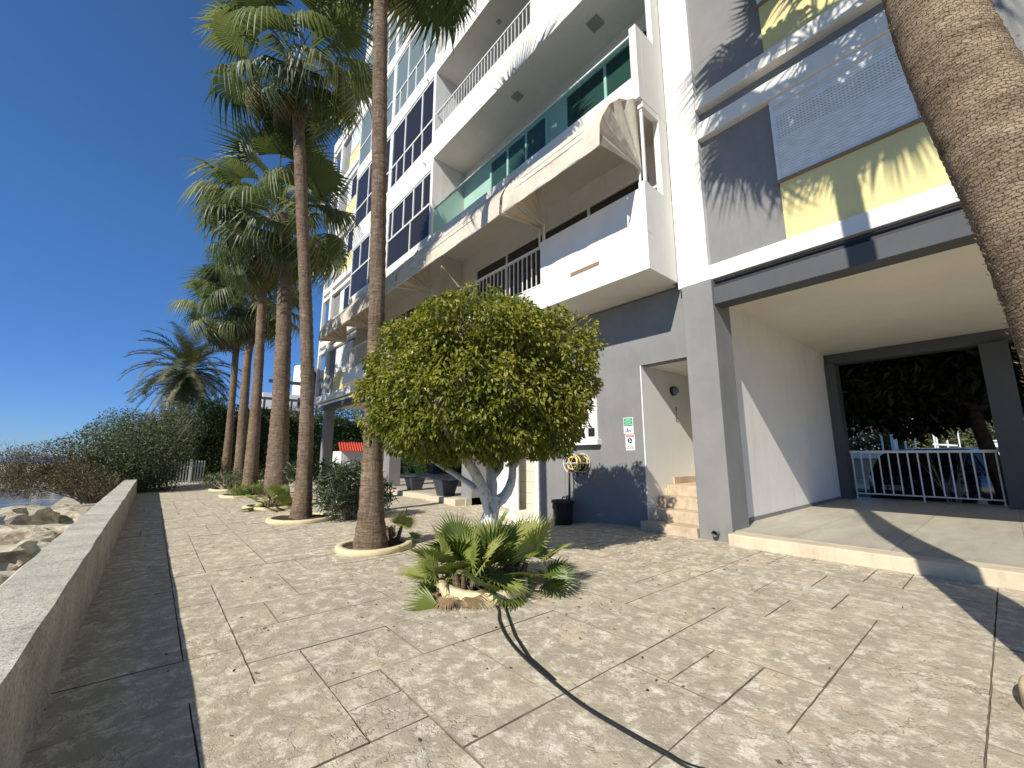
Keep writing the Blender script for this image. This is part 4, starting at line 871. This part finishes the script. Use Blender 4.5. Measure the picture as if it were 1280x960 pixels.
def hedge_box(x0, x1, y0, y1, z0, z1, n, L, label, mat='hedge', name='hedge', loc=None, amp=.25, core=True):
    t = thing(name, loc or ((x0+x1)/2, (y0+y1)/2, z0), label, 'hedge')
    u = RNG.random((n, 3)); P = np.empty((n, 3)); f = RNG.random(n)
    bumps = lambda a, b: amp*(np.sin(a*2.1)*np.cos(b*1.7)+.5*np.sin(a*5+b*3))
    top = f < .3; P[:, 0] = x0+(x1-x0)*u[:, 0]; P[:, 1] = y0+(y1-y0)*u[:, 1]; P[:, 2] = z0+(z1-z0)*u[:, 2]
    P[top, 2] = z1-np.abs(RNG.normal(size=top.sum()))*.12
    fr = (f >= .3) & (f < .75); P[fr, 1] = y0+np.abs(RNG.normal(size=fr.sum()))*.12+.3*bumps(P[fr, 0], P[fr, 2])
    sd = f >= .75; P[sd, 0] = x0+np.abs(RNG.normal(size=sd.sum()))*.12+.3*bumps(P[sd, 1], P[sd, 2])
    P[:, 2] += bumps(P[:, 0], P[:, 1])*(P[:, 2]-z0)/(z1-z0)
    leaf_cloud('foliage', P, RNG.normal(size=P.shape)+np.array([0, -.4, .6]), L, L*.5, M[mat], t, droop=-.2, jitter=.8)
    if core:
        m = MB(); m.box(x0+.25, x1-.2, y0+.25, y1-.2, z0, z1-.4); m.build('inner_branches', M['hedge'], t)
    return t
hedge_box(.2, 3.6, 24.0, 25.6, -.3, 3.0, 22000, .10, 'tall dark green hedge behind the palm row')
hedge_box(3.4, 12, 27.0, 29, -.3, 3.4, 18000, .13, 'dark hedge seen between the palm trunks and the far building corner')
hedge_box(1.3, 2.3, 23.2, 24.2, 2.0, 3.5, 2500, .1, 'bright green tuft rising above the tall hedge', core=False, amp=.3)
hedge_box(13.2, 14.6, 7, 46, -.35, 2.9, 34000, .17, 'dark hedge behind the open ground floor')
def tree(loc, lumps, n, L, mat, label, tr=.18, group=None, seed=1, name='broadleaf_tree'):
    t = thing(name, loc, label, 'tree', group); P, N_ = lump_points(lumps, n, .6); leaf_cloud('crown', P, N_, L, L*.5, M[mat], t, droop=.3, jitter=.8)
    m = MB(); c = Vector(lumps[0][:3]); a = Vector(loc); r = random.Random(seed)
    m.tube([a, a.lerp(c, .4)+Vector((.1, .1, 0)), c], [tr, tr*.8, tr*.4], 10, jit=.08, rnd=r)
    for l in lumps[1:]: m.tube([a.lerp(c, .45), Vector(l[:3])], [tr*.5, tr*.15], 6)
    m.build('trunk', M['soil'], t); return t
tree((8.5, 31, -.4), [(8.5, 31, 3.4, 2.0, 1.6, 1.6), (6.8, 31, 2.9, 1.5, 1.2, 1.3), (10.5, 31, 3.6, 1.8, 1.4, 1.7), (13, 31, 3.5, 2, 1.5, 1.8)], 11000, .16, 'fartree', 'olive-green trees rising behind the far building corner', seed=4)
tree((3.2, 30, -.4), [(3.2, 30, 3.0, 1.6, 1.4, 1.2), (4.8, 30.5, 3.1, 1.6, 1.3, 1.1)], 7000, .15, 'hedge', 'rounded green tree behind the hedge, between the palm trunks', seed=5)
# rear trees behind the porch (shaded by the building)
RG = 'dark shade trees behind the porch'
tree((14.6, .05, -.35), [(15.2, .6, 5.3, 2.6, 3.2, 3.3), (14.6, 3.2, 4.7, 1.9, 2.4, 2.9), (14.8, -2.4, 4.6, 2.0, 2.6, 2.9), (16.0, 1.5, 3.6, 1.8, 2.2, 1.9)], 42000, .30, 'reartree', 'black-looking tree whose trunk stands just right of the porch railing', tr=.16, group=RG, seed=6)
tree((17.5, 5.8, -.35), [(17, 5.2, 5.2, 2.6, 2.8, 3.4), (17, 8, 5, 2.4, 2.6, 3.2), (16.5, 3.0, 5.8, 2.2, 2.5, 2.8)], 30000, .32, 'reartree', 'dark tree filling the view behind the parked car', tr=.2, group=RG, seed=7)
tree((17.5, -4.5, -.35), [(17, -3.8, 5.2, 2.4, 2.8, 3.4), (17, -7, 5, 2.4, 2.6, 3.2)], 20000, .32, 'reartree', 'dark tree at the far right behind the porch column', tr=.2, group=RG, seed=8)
for i, (y, s) in enumerate(((2, 1.0), (8, 1.2), (14, .9), (-5, 1.1), (-12, 1.0))):
    tree((44+i, y, -.4), [(44+i, y, 2.3*s, 2.5, 3.2, 2.0*s), (44+i, y+2.5, 2.0*s, 2, 2.2, 1.6*s)], 8000, .32, 'fartree', ['sunlit olive tree behind the marina masts, centre', 'taller sunlit tree left of the masts', 'distant sunlit tree at the left end of the street view', 'sunlit tree right of the masts', 'distant sunlit tree at the right end of the street view'][i], tr=.15, seed=20+i)
# young twig shrub right behind the railing
shrub('young_tree', [(13.6, .75, .75, .35, .35, .45), (13.6, 1.25, 1.0, .3, .3, .3)], 120, .09, .035, 'reartree', 'thin leafy shoots behind the right half of the railing', 'bush', 12, (13.6, .9, -.35), stems=10)

# date palm
def date_palm():
    c = at(235, 462, Y=28.0); base = Vector((c.x-.15, 28, -.4)); t = thing('date_palm', base, 'date palm with long arching feather leaves behind the bushes at the left', 'palm tree')
    trunk([base, base.lerp(c, .5), c], [.26, .2, .22], M['bark'], t, seed=5, rings_per_m=7, ridge=.08)
    r = random.Random(4); VV = []; FF = []; RR = []; o = 0
    for i in range(80):
        f = (i+.5)/80; el = math.radians(85+(-68-85)*f**.9+r.uniform(-6, 6)); az = i*2.39996+r.uniform(-.2, .2); L = 3.1*r.uniform(.85, 1.08)
        # rachis curve
        pts = []; e = el; p_ = Vector((c.x, c.y, c.z)); st_ = 14
        for k in range(st_+1):
            pts.append(p_.copy()); d = Vector((math.cos(az)*math.cos(e), math.sin(az)*math.cos(e), math.sin(e))); p_ = p_+d*L/st_; e -= (.115 if el > -.2 else .04)*(.4+k/st_*1.1)
        col = r.random()*.7+(.25 if el < -.3 else 0)
        for k in range(st_*4):
            g = k/(st_*4); s = g*st_; a = int(s); q = pts[a].lerp(pts[min(a+1, st_)], s-a); tg = (pts[min(a+1, st_)]-pts[a]).normalized()
            sd = tg.cross(Vector((0, 0, 1))).normalized(); up = sd.cross(tg)
            if g < .12: 
                continue
            ll = .52*(math.sin(min(1, g*1.15)*math.pi)**.5 if g < .87 else .55)*r.uniform(.85, 1.1)
            for sg in (-1, 1):
                dr = (sd*sg*.8+tg*.65+up*r.uniform(.0, .35)).normalized(); tip = q+dr*ll+Vector((0, 0, -.10*ll)); w_ = tg*.021
                VV += [q-w_, q+w_, (q+tip)/2+w_*.9, tip, (q+tip)/2-w_*.9]; FF += [(o, o+1, o+2, o+4), (o+4, o+2, o+3, o+3)]; RR += [col, col]; o += 5
        for k in range(st_):
            u = Vector((0, 0, .018)); VV += [pts[k]-u, pts[k]+u, pts[k+1]+u, pts[k+1]-u]; FF.append((o, o+1, o+2, o+3)); RR.append(.9); o += 4
    # ngon-safe: turn degenerate quads into tris
    me = bpy.data.meshes.new('crown'); lo = Vector(ORG[t.name]); me.from_pydata([v-lo for v in VV], [], [f if f[2] != f[3] else f[:3] for f in FF]); me.materials.append(M['date'])
    a = me.attributes.new('rnd', 'FLOAT', 'FACE'); a.data.foreach_set('value', np.array(RR, np.float32)); ob = bpy.data.objects.new('crown', me); COL.objects.link(ob); ob.parent = t
date_palm()

# ================================================================ SMALL OBJECTS
# picket gate
m = MB(); g0 = Vector((.35, 22, -.12)); g1 = Vector((1.72, 22.3, -.12)); t = thing('picket_gate', (1.0, 22.1, -.12), 'weathered grey-white picket gate closing the end of the promenade', 'gate')
for i in range(15):
    f = i/14; p = g0.lerp(g1, f); m.box(p.x-.022, p.x+.022, p.y-.015, p.y+.015, -.1, .80+.05*math.sin(f*3)+.1*f)
m.build('pickets', M['greyfence'], t); m = MB()
for z in (.08, .66): m.tube([g0+Vector((0, .03, z+.12)), g1+Vector((0, .03, z+.16))], .022, 6)
m.build('rails', M['greyfence'], t); m = MB(); m.box(1.22, 1.30, 22.12, 22.2, -.15, .98); m.build('post', M['greyfence'], t)
# bin
m = MB(); bx, by, bz = 5.62, 5.22, dip(5.62, 5.22); t = thing('bin', (bx, by, bz), 'black plastic tub standing below the hose reel', 'bin')
m.lathe((bx, by, bz), [(.001, .0), (.155, .0), (.16, .02), (.185, .40), (.186, .405)], 32); m.build('tub', M['blackpl'], t)
m = MB(); m.lathe((bx, by, bz), [(.186, .38), (.205, .38), (.208, .41), (.20, .425), (.19, .425), (.17, .36), (.165, .34), (.001, .34)], 32); m.box(bx-.212, bx-.196, by-.05, by+.05, .29+bz, .36+bz); m.build('rim', M['blackpl'], t)
# pipe on the wall, pole
m = MB(); m.tube([(5.93, 5.36, 1.30), (5.93, 5.36, 1.22), (5.93, 5.36, 1.17)], .035, 10); m.tube([(5.92, 5.50, 1.13), (5.92, 5.40, 1.13), (5.92, 5.37, 1.10), (5.92, 5.37, -.3)], .036, 12)
m.tube([(5.9, 5.42, .35), (5.86, 5.43, .37), (5.84, 5.43, .33)], .018, 8)
tag(m.build('drain_pipe', M['grey'], loc=(5.92, 5.37, -.2)), 'grey drain pipe running down the grey wall beside the hose reel', 'pipe')
m = MB(); m.tube([(5.80, 5.24, .1), (5.84, 5.22, 1.12)], .014, 8); tag(m.build('pole', M['blackpl'], loc=(5.8, 5.24, .1)), 'thin black pole standing in the black tub', 'pole')
# hose reel
hc = Vector((5.80, 5.02, .98)); t = thing('hose_reel', hc, 'wall-mounted wire hose reel wound with yellow and black hose', 'hose reel'); m = MB(); r = random.Random(2)
for q, x in enumerate((-.12, -.06, 0, .06, .11)):
    for rad in (.11, .14):
        pts = [hc+Vector((x+.01*math.sin(3*a), math.cos(a)*(rad+r.uniform(-.012, .012)), math.sin(a)*(rad+r.uniform(-.015, .012)))) for a in np.linspace(0, 6.0, 22)]
        m.tube(pts, .015, 7, mi=0 if (q*2+(rad > .12)) % 3 == 0 else 1)
m.build('hose', [M['yhose'], M['blackpl']], t)
m = MB()
for x in (-.17, .15): m.tube([hc+Vector((x, math.cos(a)*.17, math.sin(a)*.17)) for a in np.linspace(0, 6.2832, 26)], .007, 6)
for a in np.linspace(0, 6.28, 7)[:-1]:
    m.tube([hc+Vector((-.17, math.cos(a)*.17, math.sin(a)*.17)), hc+Vector((.15, math.cos(a)*.17, math.sin(a)*.17))], .006, 5)
    for x in (-.17, .15): m.tube([hc+Vector((x, 0, 0)), hc+Vector((x, math.cos(a)*.17, math.sin(a)*.17))], .005, 5)
m.tube([hc+Vector((-.18, 0, 0)), (5.99, 5.02, .98)], .014, 8); m.build('frame', M['alu'], t)
m = MB()
for i in range(9): 
    a = Vector((5.8+r.uniform(-.1, .1), 5.02+r.uniform(-.1, .1), .86)); m.tube([a, a+Vector((r.uniform(-.02, .02), r.uniform(-.02, .02), -r.uniform(.06, .16)))], .006, 5)
m.build('loose_ends', M['blackpl'], t)
# signs on the grey wall (read looking towards +x)
XD, YD = (0, -1, 0), (0, 0, 1)
def plate(y, z, wd, h, x, mat, name, parent): 
    m = MB(); m.box(x, x+.004, y-wd/2, y+wd/2, z-h/2, z+h/2); return m.build(name, mat, parent)
t = thing('sign', (5.975, 4.03, 1.63), 'green and white notice, the upper of the two signs on the grey wall', 'sign')
plate(4.03, 1.60, .185, .27, 5.972, M['signw'], 'panel', t); plate(4.03, 1.66, .165, .13, 5.968, M['signg'], 'green_field', t)
for i, s in enumerate(('PLEASE', 'KEEP DOOR', 'CLOSED', 'AT ALL TIMES')): text('lettering', s, .027, (5.9655, 4.03, 1.705-.03*i), XD, YD, M['signw'], t)
m = MB(); m.tube([(5.968, 4.05, 1.565), (5.968, 4.04, 1.53), (5.968, 4.065, 1.495)], .009, 6); m.tube([(5.968, 4.04, 1.53), (5.968, 4.025, 1.50)], .008, 6); m.tube([(5.968, 4.01, 1.53), (5.968, 3.985, 1.50)], .009, 6); m.build('pictogram', M['signb'], t)
t = thing('sign', (5.975, 4.015, 1.34), 'white notice with a red header and round symbol, below the green one', 'sign')
plate(4.01, 1.325, .175, .26, 5.972, M['signw'], 'panel', t); plate(4.01, 1.43, .15, .035, 5.968, M['signr'], 'red_header', t)
text('lettering', 'WARNING', .026, (5.9655, 4.01, 1.43), XD, YD, M['signw'], t)
m = MB(); V_ = [(5.967, 4.01+math.cos(a)*.045, 1.355+math.sin(a)*.045) for a in np.linspace(0, 2*math.pi, 25)[:-1]]; m.add(V_, [tuple(range(24))]); m.build('round_symbol', M['signb'], t)
m = MB(); m.tube([(5.966, 4.015, 1.385), (5.966, 4.005, 1.355), (5.966, 4.02, 1.325)], .007, 5); m.tube([(5.966, 4.005, 1.355), (5.966, 3.985, 1.335)], .006, 5); m.build('pictogram', M['signw'], t)
for i, s in enumerate(('24h', 'CCTV AREA', 'PRIVATE PROPERTY')): text('lettering', s, .02, (5.9675, 4.01, 1.285-.027*i), XD, YD, M['ink'], t)
# recess: house letters and bulkhead lamp on the side wall
t = thing('house_number', (7.1, 3.75, 1.9), 'small black letters running down the white recess wall', 'house number')
for i, (s, z) in enumerate(zip('BssC', (0, -.075, -.13, -.20))): text('letter', s, .10 if s.isupper() else .075, (7.05, 3.743, 1.93+z), (1, 0, 0), (0, 0, 1), M['ink'], t, bold=.002)
t = thing('wall_lamp', (6.95, 3.75, 2.25), 'round bulkhead lamp on the white recess wall above the letters', 'lamp'); m = MB()
m.tube([(6.95, 3.746, 2.25), (6.95, 3.69, 2.25)], .085, 20); m.build('base', M['blackpl'], t); m = MB(); m.tube([(6.95, 3.69, 2.25), (6.95, 3.66, 2.25), (6.95, 3.63, 2.25)], [.075, .065, .03], 20); m.build('glass', M['pane2'], t)
m = MB(); m.tube([(5.70, 2.62, .10), (5.80, 2.62, .11)], .04, 14, cap=False); m.tube([(5.775, 2.62, .11), (5.79, 2.62, .11)], .036, 14, mi=1)
tag(m.build('drain_outlet', [M['grey'], M['dark']], loc=(5.75, 2.62, .1)), 'round drain outlet low on the grey column', 'pipe')
m = MB(); m.box(9.2, 9.26, 2.585, 2.6, .98, 1.08); m.box(9.2, 9.26, 2.58, 2.59, 1.0, 1.06); tag(m.build('wall_socket', M['signw'], loc=(9.2, 2.6, 1)), 'small white socket on the porch side wall', 'socket')
# hose on the paving
P0 = [at(x, y, Z=.012) for x, y in ((621, 758), (624, 775), (633, 795), (652, 818), (690, 851), (730, 882), (780, 912), (830, 940), (875, 962))]; P0 = [Vector((2.05, 2.85, .10))]+P0
P0 += [Vector((1.75, .62, .012)), Vector((2.0, .3, .012)), Vector((2.5, -.3, .012)), Vector((2.62, -1.2, .012))]; out = []
for i in range(len(P0)-1):
    p0 = P0[max(i-1, 0)]; p1 = P0[i]; p2 = P0[i+1]; p3 = P0[min(i+2, len(P0)-1)]
    for j in range(8): f = j/8; out.append(.5*((2*p1)+(p2-p0)*f+(2*p0-5*p1+4*p2-p3)*f*f+(-p0+3*p1-3*p2+p3)*f**3))
m = MB(); m.tube(out, .0095, 10); tag(m.build('garden_hose', M['blackpl'], loc=(1.7, 1.7, 0)), 'black irrigation hose curving over the paving from the cracked ring', 'hose')
hs_ = [at(x, y, Z=.012) for x, y in ((630, 757), (636, 775), (643, 795), (660, 822), (692, 851))]; m = MB(); m.tube([Vector((2.12, 2.86, .09))]+[p+Vector((.012, .012, 0)) for p in hs_], .0085, 8); tag(m.build('garden_hose', M['blackpl'], loc=(1.9, 2.3, 0)), 'short second black hose leaving the cracked ring beside the long one', 'hose')
# pots
def pot(x, y, label, s=1.0):
    t = thing('plant_pot', (x, y, .125), label, 'plant pot', 'square charcoal pots on the far porch'); a, b, h = .155*s, .215*s, .36*s
    m = MB(); V_ = []
    for hw, z in ((a, 0), (a, .01), (b, h-.05), (b+.012, h-.05), (b+.012, h), (b-.02, h), (b-.03, h-.06)):
        V_ += [(x-hw, y-hw, .125+z), (x+hw, y-hw, .125+z), (x+hw, y+hw, .125+z), (x-hw, y+hw, .125+z)]
    m.add(V_, [(3, 2, 1, 0)]+[(i*4+k, i*4+(k+1) % 4, (i+1)*4+(k+1) % 4, (i+1)*4+k) for i in range(6) for k in range(4)]+[(24, 25, 26, 27)]); m.build('pot', M['pot'], t, bevel=.006)
    m = MB(); m.box(x-b+.035, x+b-.035, y-b+.035, y+b-.035, .125+h-.065, .125+h-.05); m.build('soil', M['soil'], t); return t
pot(5.95, 11.4, 'charcoal square pot, the farther of the two on the porch kerb'); pot(5.75, 9.35, 'charcoal square pot nearer the ficus on the porch kerb', 1.05)
# kiosk behind
c0 = at(425, 590, Y=25.0); c1 = at(470, 590, Y=25.0); zt_ = at(430, 564, Y=25.0).z; zr = at(430, 553, Y=25.0).z
t = thing('kiosk', (c0.x, 25, -.4), 'small white kiosk with a red tiled roof behind the oleander', 'kiosk'); m = MB(); m.box(c0.x, c1.x+.8, 25, 26.5, -.4, zt_); m.build('wall', M['kiosk'], t)
m = MB(); x0, x1 = c0.x-.15, c1.x+.95
for i in range(22):
    a = x0+(x1-x0)*i/22; b = x0+(x1-x0)*(i+.92)/22; md = (a+b)/2
    m.add([(a, 24.8, zt_-.02), (md, 24.8, zt_+.05), (b, 24.8, zt_-.02), (a+.2, 25.8, zr), (md+.2, 25.8, zr+.07), (b+.2, 25.8, zr)], [(0, 1, 4, 3), (1, 2, 5, 4), (0, 2, 1)])
m.build('roof', M['redtile'], t)
# far pergola, white house, water tank
t = thing('pergola', (7, 38, 0), 'dark flat pergola frame beyond the palm trunks', 'pergola'); za, zb_ = at(350, 498, Y=38).z, at(350, 512, Y=38).z; xl, xr = at(325, 500, Y=38).x, at(385, 500, Y=38).x
part_ = lambda nm, mt, bx, p: (lambda mm: (mm.box(*bx), mm.build(nm, mt, p)))(MB())
part_('beam', M['dgrey'], (xl, xr, 38, 38.3, zb_-.4, zb_), t); part_('beam', M['dgrey'], (xl, xr, 38.4, 38.7, za-.1, za+.08), t); part_('beam', M['dgrey'], (xr-3, xr+.4, 38.2, 38.5, za+1.3, za+1.55), t)
for i in range(5): part_('post', M['dgrey'], (xl+.3+i*1.0, xl+.45+i*1.0, 38.3, 38.45, -.4, za-.1), t)
t = thing('house', (10, 46, 0), 'distant white house behind the pergola', 'house'); zh = at(350, 492, Y=46).z
part_('wall', M['kiosk'], (at(328, 500, Y=46).x, at(392, 500, Y=46).x, 46, 52, -.4, zh), t); part_('window', M['pane'], (at(372, 500, Y=46).x, at(376, 500, Y=46).x, 45.95, 46.02, zh-1.2, zh-.3), t)
t = thing('water_tank', (11, 48, 0), 'white cylindrical rooftop water tank beside a dark one', 'water tank'); tc = at(378, 470, Y=48); m = MB(); m.lathe((tc.x, 48, zh), [(.001, 0), (.8, 0), (.85, .2), (.85, tc.z-zh+.9), (.7, tc.z-zh+1.05), (.001, tc.z-zh+1.1)], 24); m.build('tank', M['kiosk'], t)
m = MB(); m.lathe((tc.x+1.9, 48.3, zh), [(.001, 0), (.9, 0), (.9, tc.z-zh+.8), (.001, tc.z-zh+.9)], 24); m.build('dark_tank', M['dgrey'], t)
# rear street furniture
m = MB(); m.box(30, 30.25, -30, 30, -.4, .98); o = m.build('garden_wall', M['pale'], loc=(30, 0, -.4)); tag(o, 'long beige wall across the street with a white coping', 'wall')
m = MB(); m.box(29.9, 30.35, -30, 30, .984, 1.35); m.build('coping', M['kiosk'], o)
o = bpy.data.objects['coping']; 
m = MB(); m.box(28.9, 29.1, -30, 30, -.33, -.12); tag(m.build('kerb', M['kerb'], loc=(29, 0, -.33)), 'low kerb in front of the beige street wall', 'kerb')
lab = ['leftmost white mast above the parked car', 'pale blue-green mast, second from the left', 'thin white mast, third from the left', 'tall white mast over the middle of the car', 'white mast right of the tall one', 'white mast with crossbar by the blue boat', 'thin white mast beside the crossbar mast', 'short mast at the right of the group']
for i, (px, py) in enumerate(((1103, 545), (1117, 543), (1121, 545), (1132, 543), (1144, 545), (1169, 540), (1172, 546), (1185, 550))):
    b = at(px+3, 575, X=36+i*.5); tp = at(px, py, X=36+i*.5); m = MB(); m.tube([(b.x, b.y, -.4), (b.x, b.y, tp.z)], .05 if i != 1 else .12, 8)
    if i == 5: m.tube([(b.x, b.y-1.0, tp.z-.9), (b.x, b.y+.1, tp.z-.8)], .06, 6); m.tube([(b.x, b.y-1.1, tp.z-1.6), (b.x, b.y-1.1, tp.z+.1)], .04, 6)
    tag(m.build('mast', M['mast'], loc=(b.x, b.y, -.4)), lab[i], 'mast', 'boat masts and lamp poles beyond the street')
t = thing('boat', (33.5, -.2, .9), 'white boat with a blue hull line seen above the street wall', 'boat'); m = MB()
m.add([(33, 1.8, .6), (33, -1.0, .6), (34.5, -1.0, .6), (34.5, 1.8, .6), (32.8, 2.4, 1.58), (32.8, -1.4, 1.5), (34.7, -1.4, 1.5), (34.7, 2.4, 1.58)], [(0, 1, 5, 4), (1, 2, 6, 5), (2, 3, 7, 6), (3, 0, 4, 7), (4, 5, 6, 7)]); m.build('hull', M['signb'], t)
m = MB(); m.box(33.2, 34.3, -.6, .8, 1.55, 1.85); m.box(33.1, 34.4, -.7, .9, 1.85, 1.92); m.build('cabin', M['kiosk'], t, bevel=.05)

# ---- parked car (rear towards the porch)
CAR = thing('parked_car', (16.0, 1.55, -.35), 'black estate car parked behind the porch railing, rear number plate showing', 'car')
def carM(p):
    a = math.radians(-24); x, y, z = p; return (14.15+math.cos(a)*x-math.sin(a)*y*1, 1.72+math.sin(a)*x+math.cos(a)*y, -.35+z)
secs = [ # x, half width, zbot, zbelt, roof half width, zroof
 (0.00, .74, .42, .95, .60, .97), (.06, .86, .30, .98, .66, 1.05), (.25, .90, .26, 1.00, .64, 1.50), (.55, .92, .25, 1.00, .64, 1.62), (1.3, .93, .24, .99, .65, 1.66), (2.2, .93, .24, .97, .64, 1.62),
 (2.75, .93, .24, .96, .60, 1.42), (3.35, .92, .24, .94, .70, 1.0), (3.9, .90, .25, .86, .70, .90), (4.25, .84, .28, .74, .62, .78), (4.4, .70, .36, .62, .5, .64)]
V_ = []; 
for (x, hw, zb, zl, rw, zr_) in secs:
    half = [(hw*.86, zb), (hw*.99, zb+.12), (hw, (zb+zl)/2), (hw*.985, zl-.04), (hw*.95, zl), (rw+(hw*.95-rw)*.12, zr_-(zr_-zl)*.10), (rw*.86, zr_-.012), (rw*.45, zr_)]
    ring_ = [(x, y, z) for y, z in half]+[(x, -y, z) for y, z in half[::-1]]; V_ += [carM(p) for p in ring_]
k = 16; m = MB(); m.add(V_, [(i*k+j, i*k+(j+1) % k, (i+1)*k+(j+1) % k, (i+1)*k+j) for i in range(len(secs)-1) for j in range(k)], 0, True); m.add(V_[:k], [tuple(range(k))]); m.add(V_[-k:], [tuple(range(k))[::-1]])
m.build('body', M['carp'], CAR)
def cq(name, pts, mat, parent=CAR, label=None):
    m = MB(); P = [carM(p) for p in pts]; m.add(P, [tuple(range(len(P)))]); return m.build(name, mat, parent)
cq('rear_window', [(.075, .56, 1.06), (.075, -.56, 1.06), (.215, -.54, 1.46), (.215, .54, 1.46)], M['pane'])
for s in (-1, 1):
    cq('side_window', [(.45, s*.905, 1.04), (1.25, s*.915, 1.04), (1.25, s*.70, 1.55), (.55, s*.70, 1.53)], M['pane']); cq('side_window', [(1.33, s*.915, 1.03), (2.55, s*.905, 1.01), (2.2, s*.70, 1.5), (1.33, s*.70, 1.55)], M['pane'])
    cq('tail_light', [(.02, s*.60, .82), (.03, s*.82, .82), (.10, s*.84, 1.0), (.05, s*.62, .98)], M['redglass'])
    m = MB(); c_ = carM((2.62, s*1.0, 1.03)); m.lathe(c_, [(.001, -.07), (.07, -.06), (.09, 0), (.07, .07), (.001, .08)], 12); m.build('mirror', M['alu'] if s < 0 else M['carp'], CAR)
    for x in (.85, 3.45):
        m = MB(); a0 = carM((x, s*.72, .33)); a1 = carM((x, s*.935, .33)); m.tube([a0, a1], .33, 24); wl = m.build('wheel', M['tyre'], CAR); m = MB(); a2 = carM((x, s*.90, .33)); a3 = carM((x, s*.94, .33)); m.tube([a2, a3], [.2, .19], 20); m.build('rim', M['steel'], wl)
cq('windscreen', [(2.8, .62, 1.38), (2.8, -.62, 1.38), (3.32, -.78, 1.0), (3.32, .78, 1.0)], M['pane'])
cq('bumper', [(-.02, .8, .34), (-.02, -.8, .34), (-.02, -.8, .55), (-.02, .8, .55)], M['blackpl'])
cq('number_plate', [(-.03, .55, .62), (-.03, .03, .62), (-.03, .03, .73), (-.03, .55, .73)], M['signw']); cq('plate_band', [(-.034, .55, .62), (-.034, .50, .62), (-.034, .50, .73), (-.034, .55, .73)], M['signb'])
a_ = math.radians(-24); text('plate_lettering', 'HBT 227', .12, carM((-.036, .265, .675)), (math.sin(a_), -math.cos(a_), 0), (0, 0, 1), M['ink'], CAR, bold=.003)

# fallen leaves and grit on the paving
n_ = 420; PX = RNG.uniform(-.2, 5.6, n_); PY = RNG.uniform(.3, 14, n_)**1.0; nearr = RNG.random(n_) < .55
PX[nearr] = 2.6+RNG.normal(size=nearr.sum())*1.1; PY[nearr] = 3.4+RNG.normal(size=nearr.sum())*1.1; PZ = np.array([dip(a, b) for a, b in zip(PX, PY)])+.006
tag(leaf_cloud('fallen_leaves', np.stack([PX, PY, PZ], 1), np.stack([RNG.normal(size=n_), RNG.normal(size=n_), np.zeros(n_)], 1), .026, .012, M['brushdry'], loc=(2.5, 4, 0), droop=0, jitter=.02, fold=.15), kind='stuff')
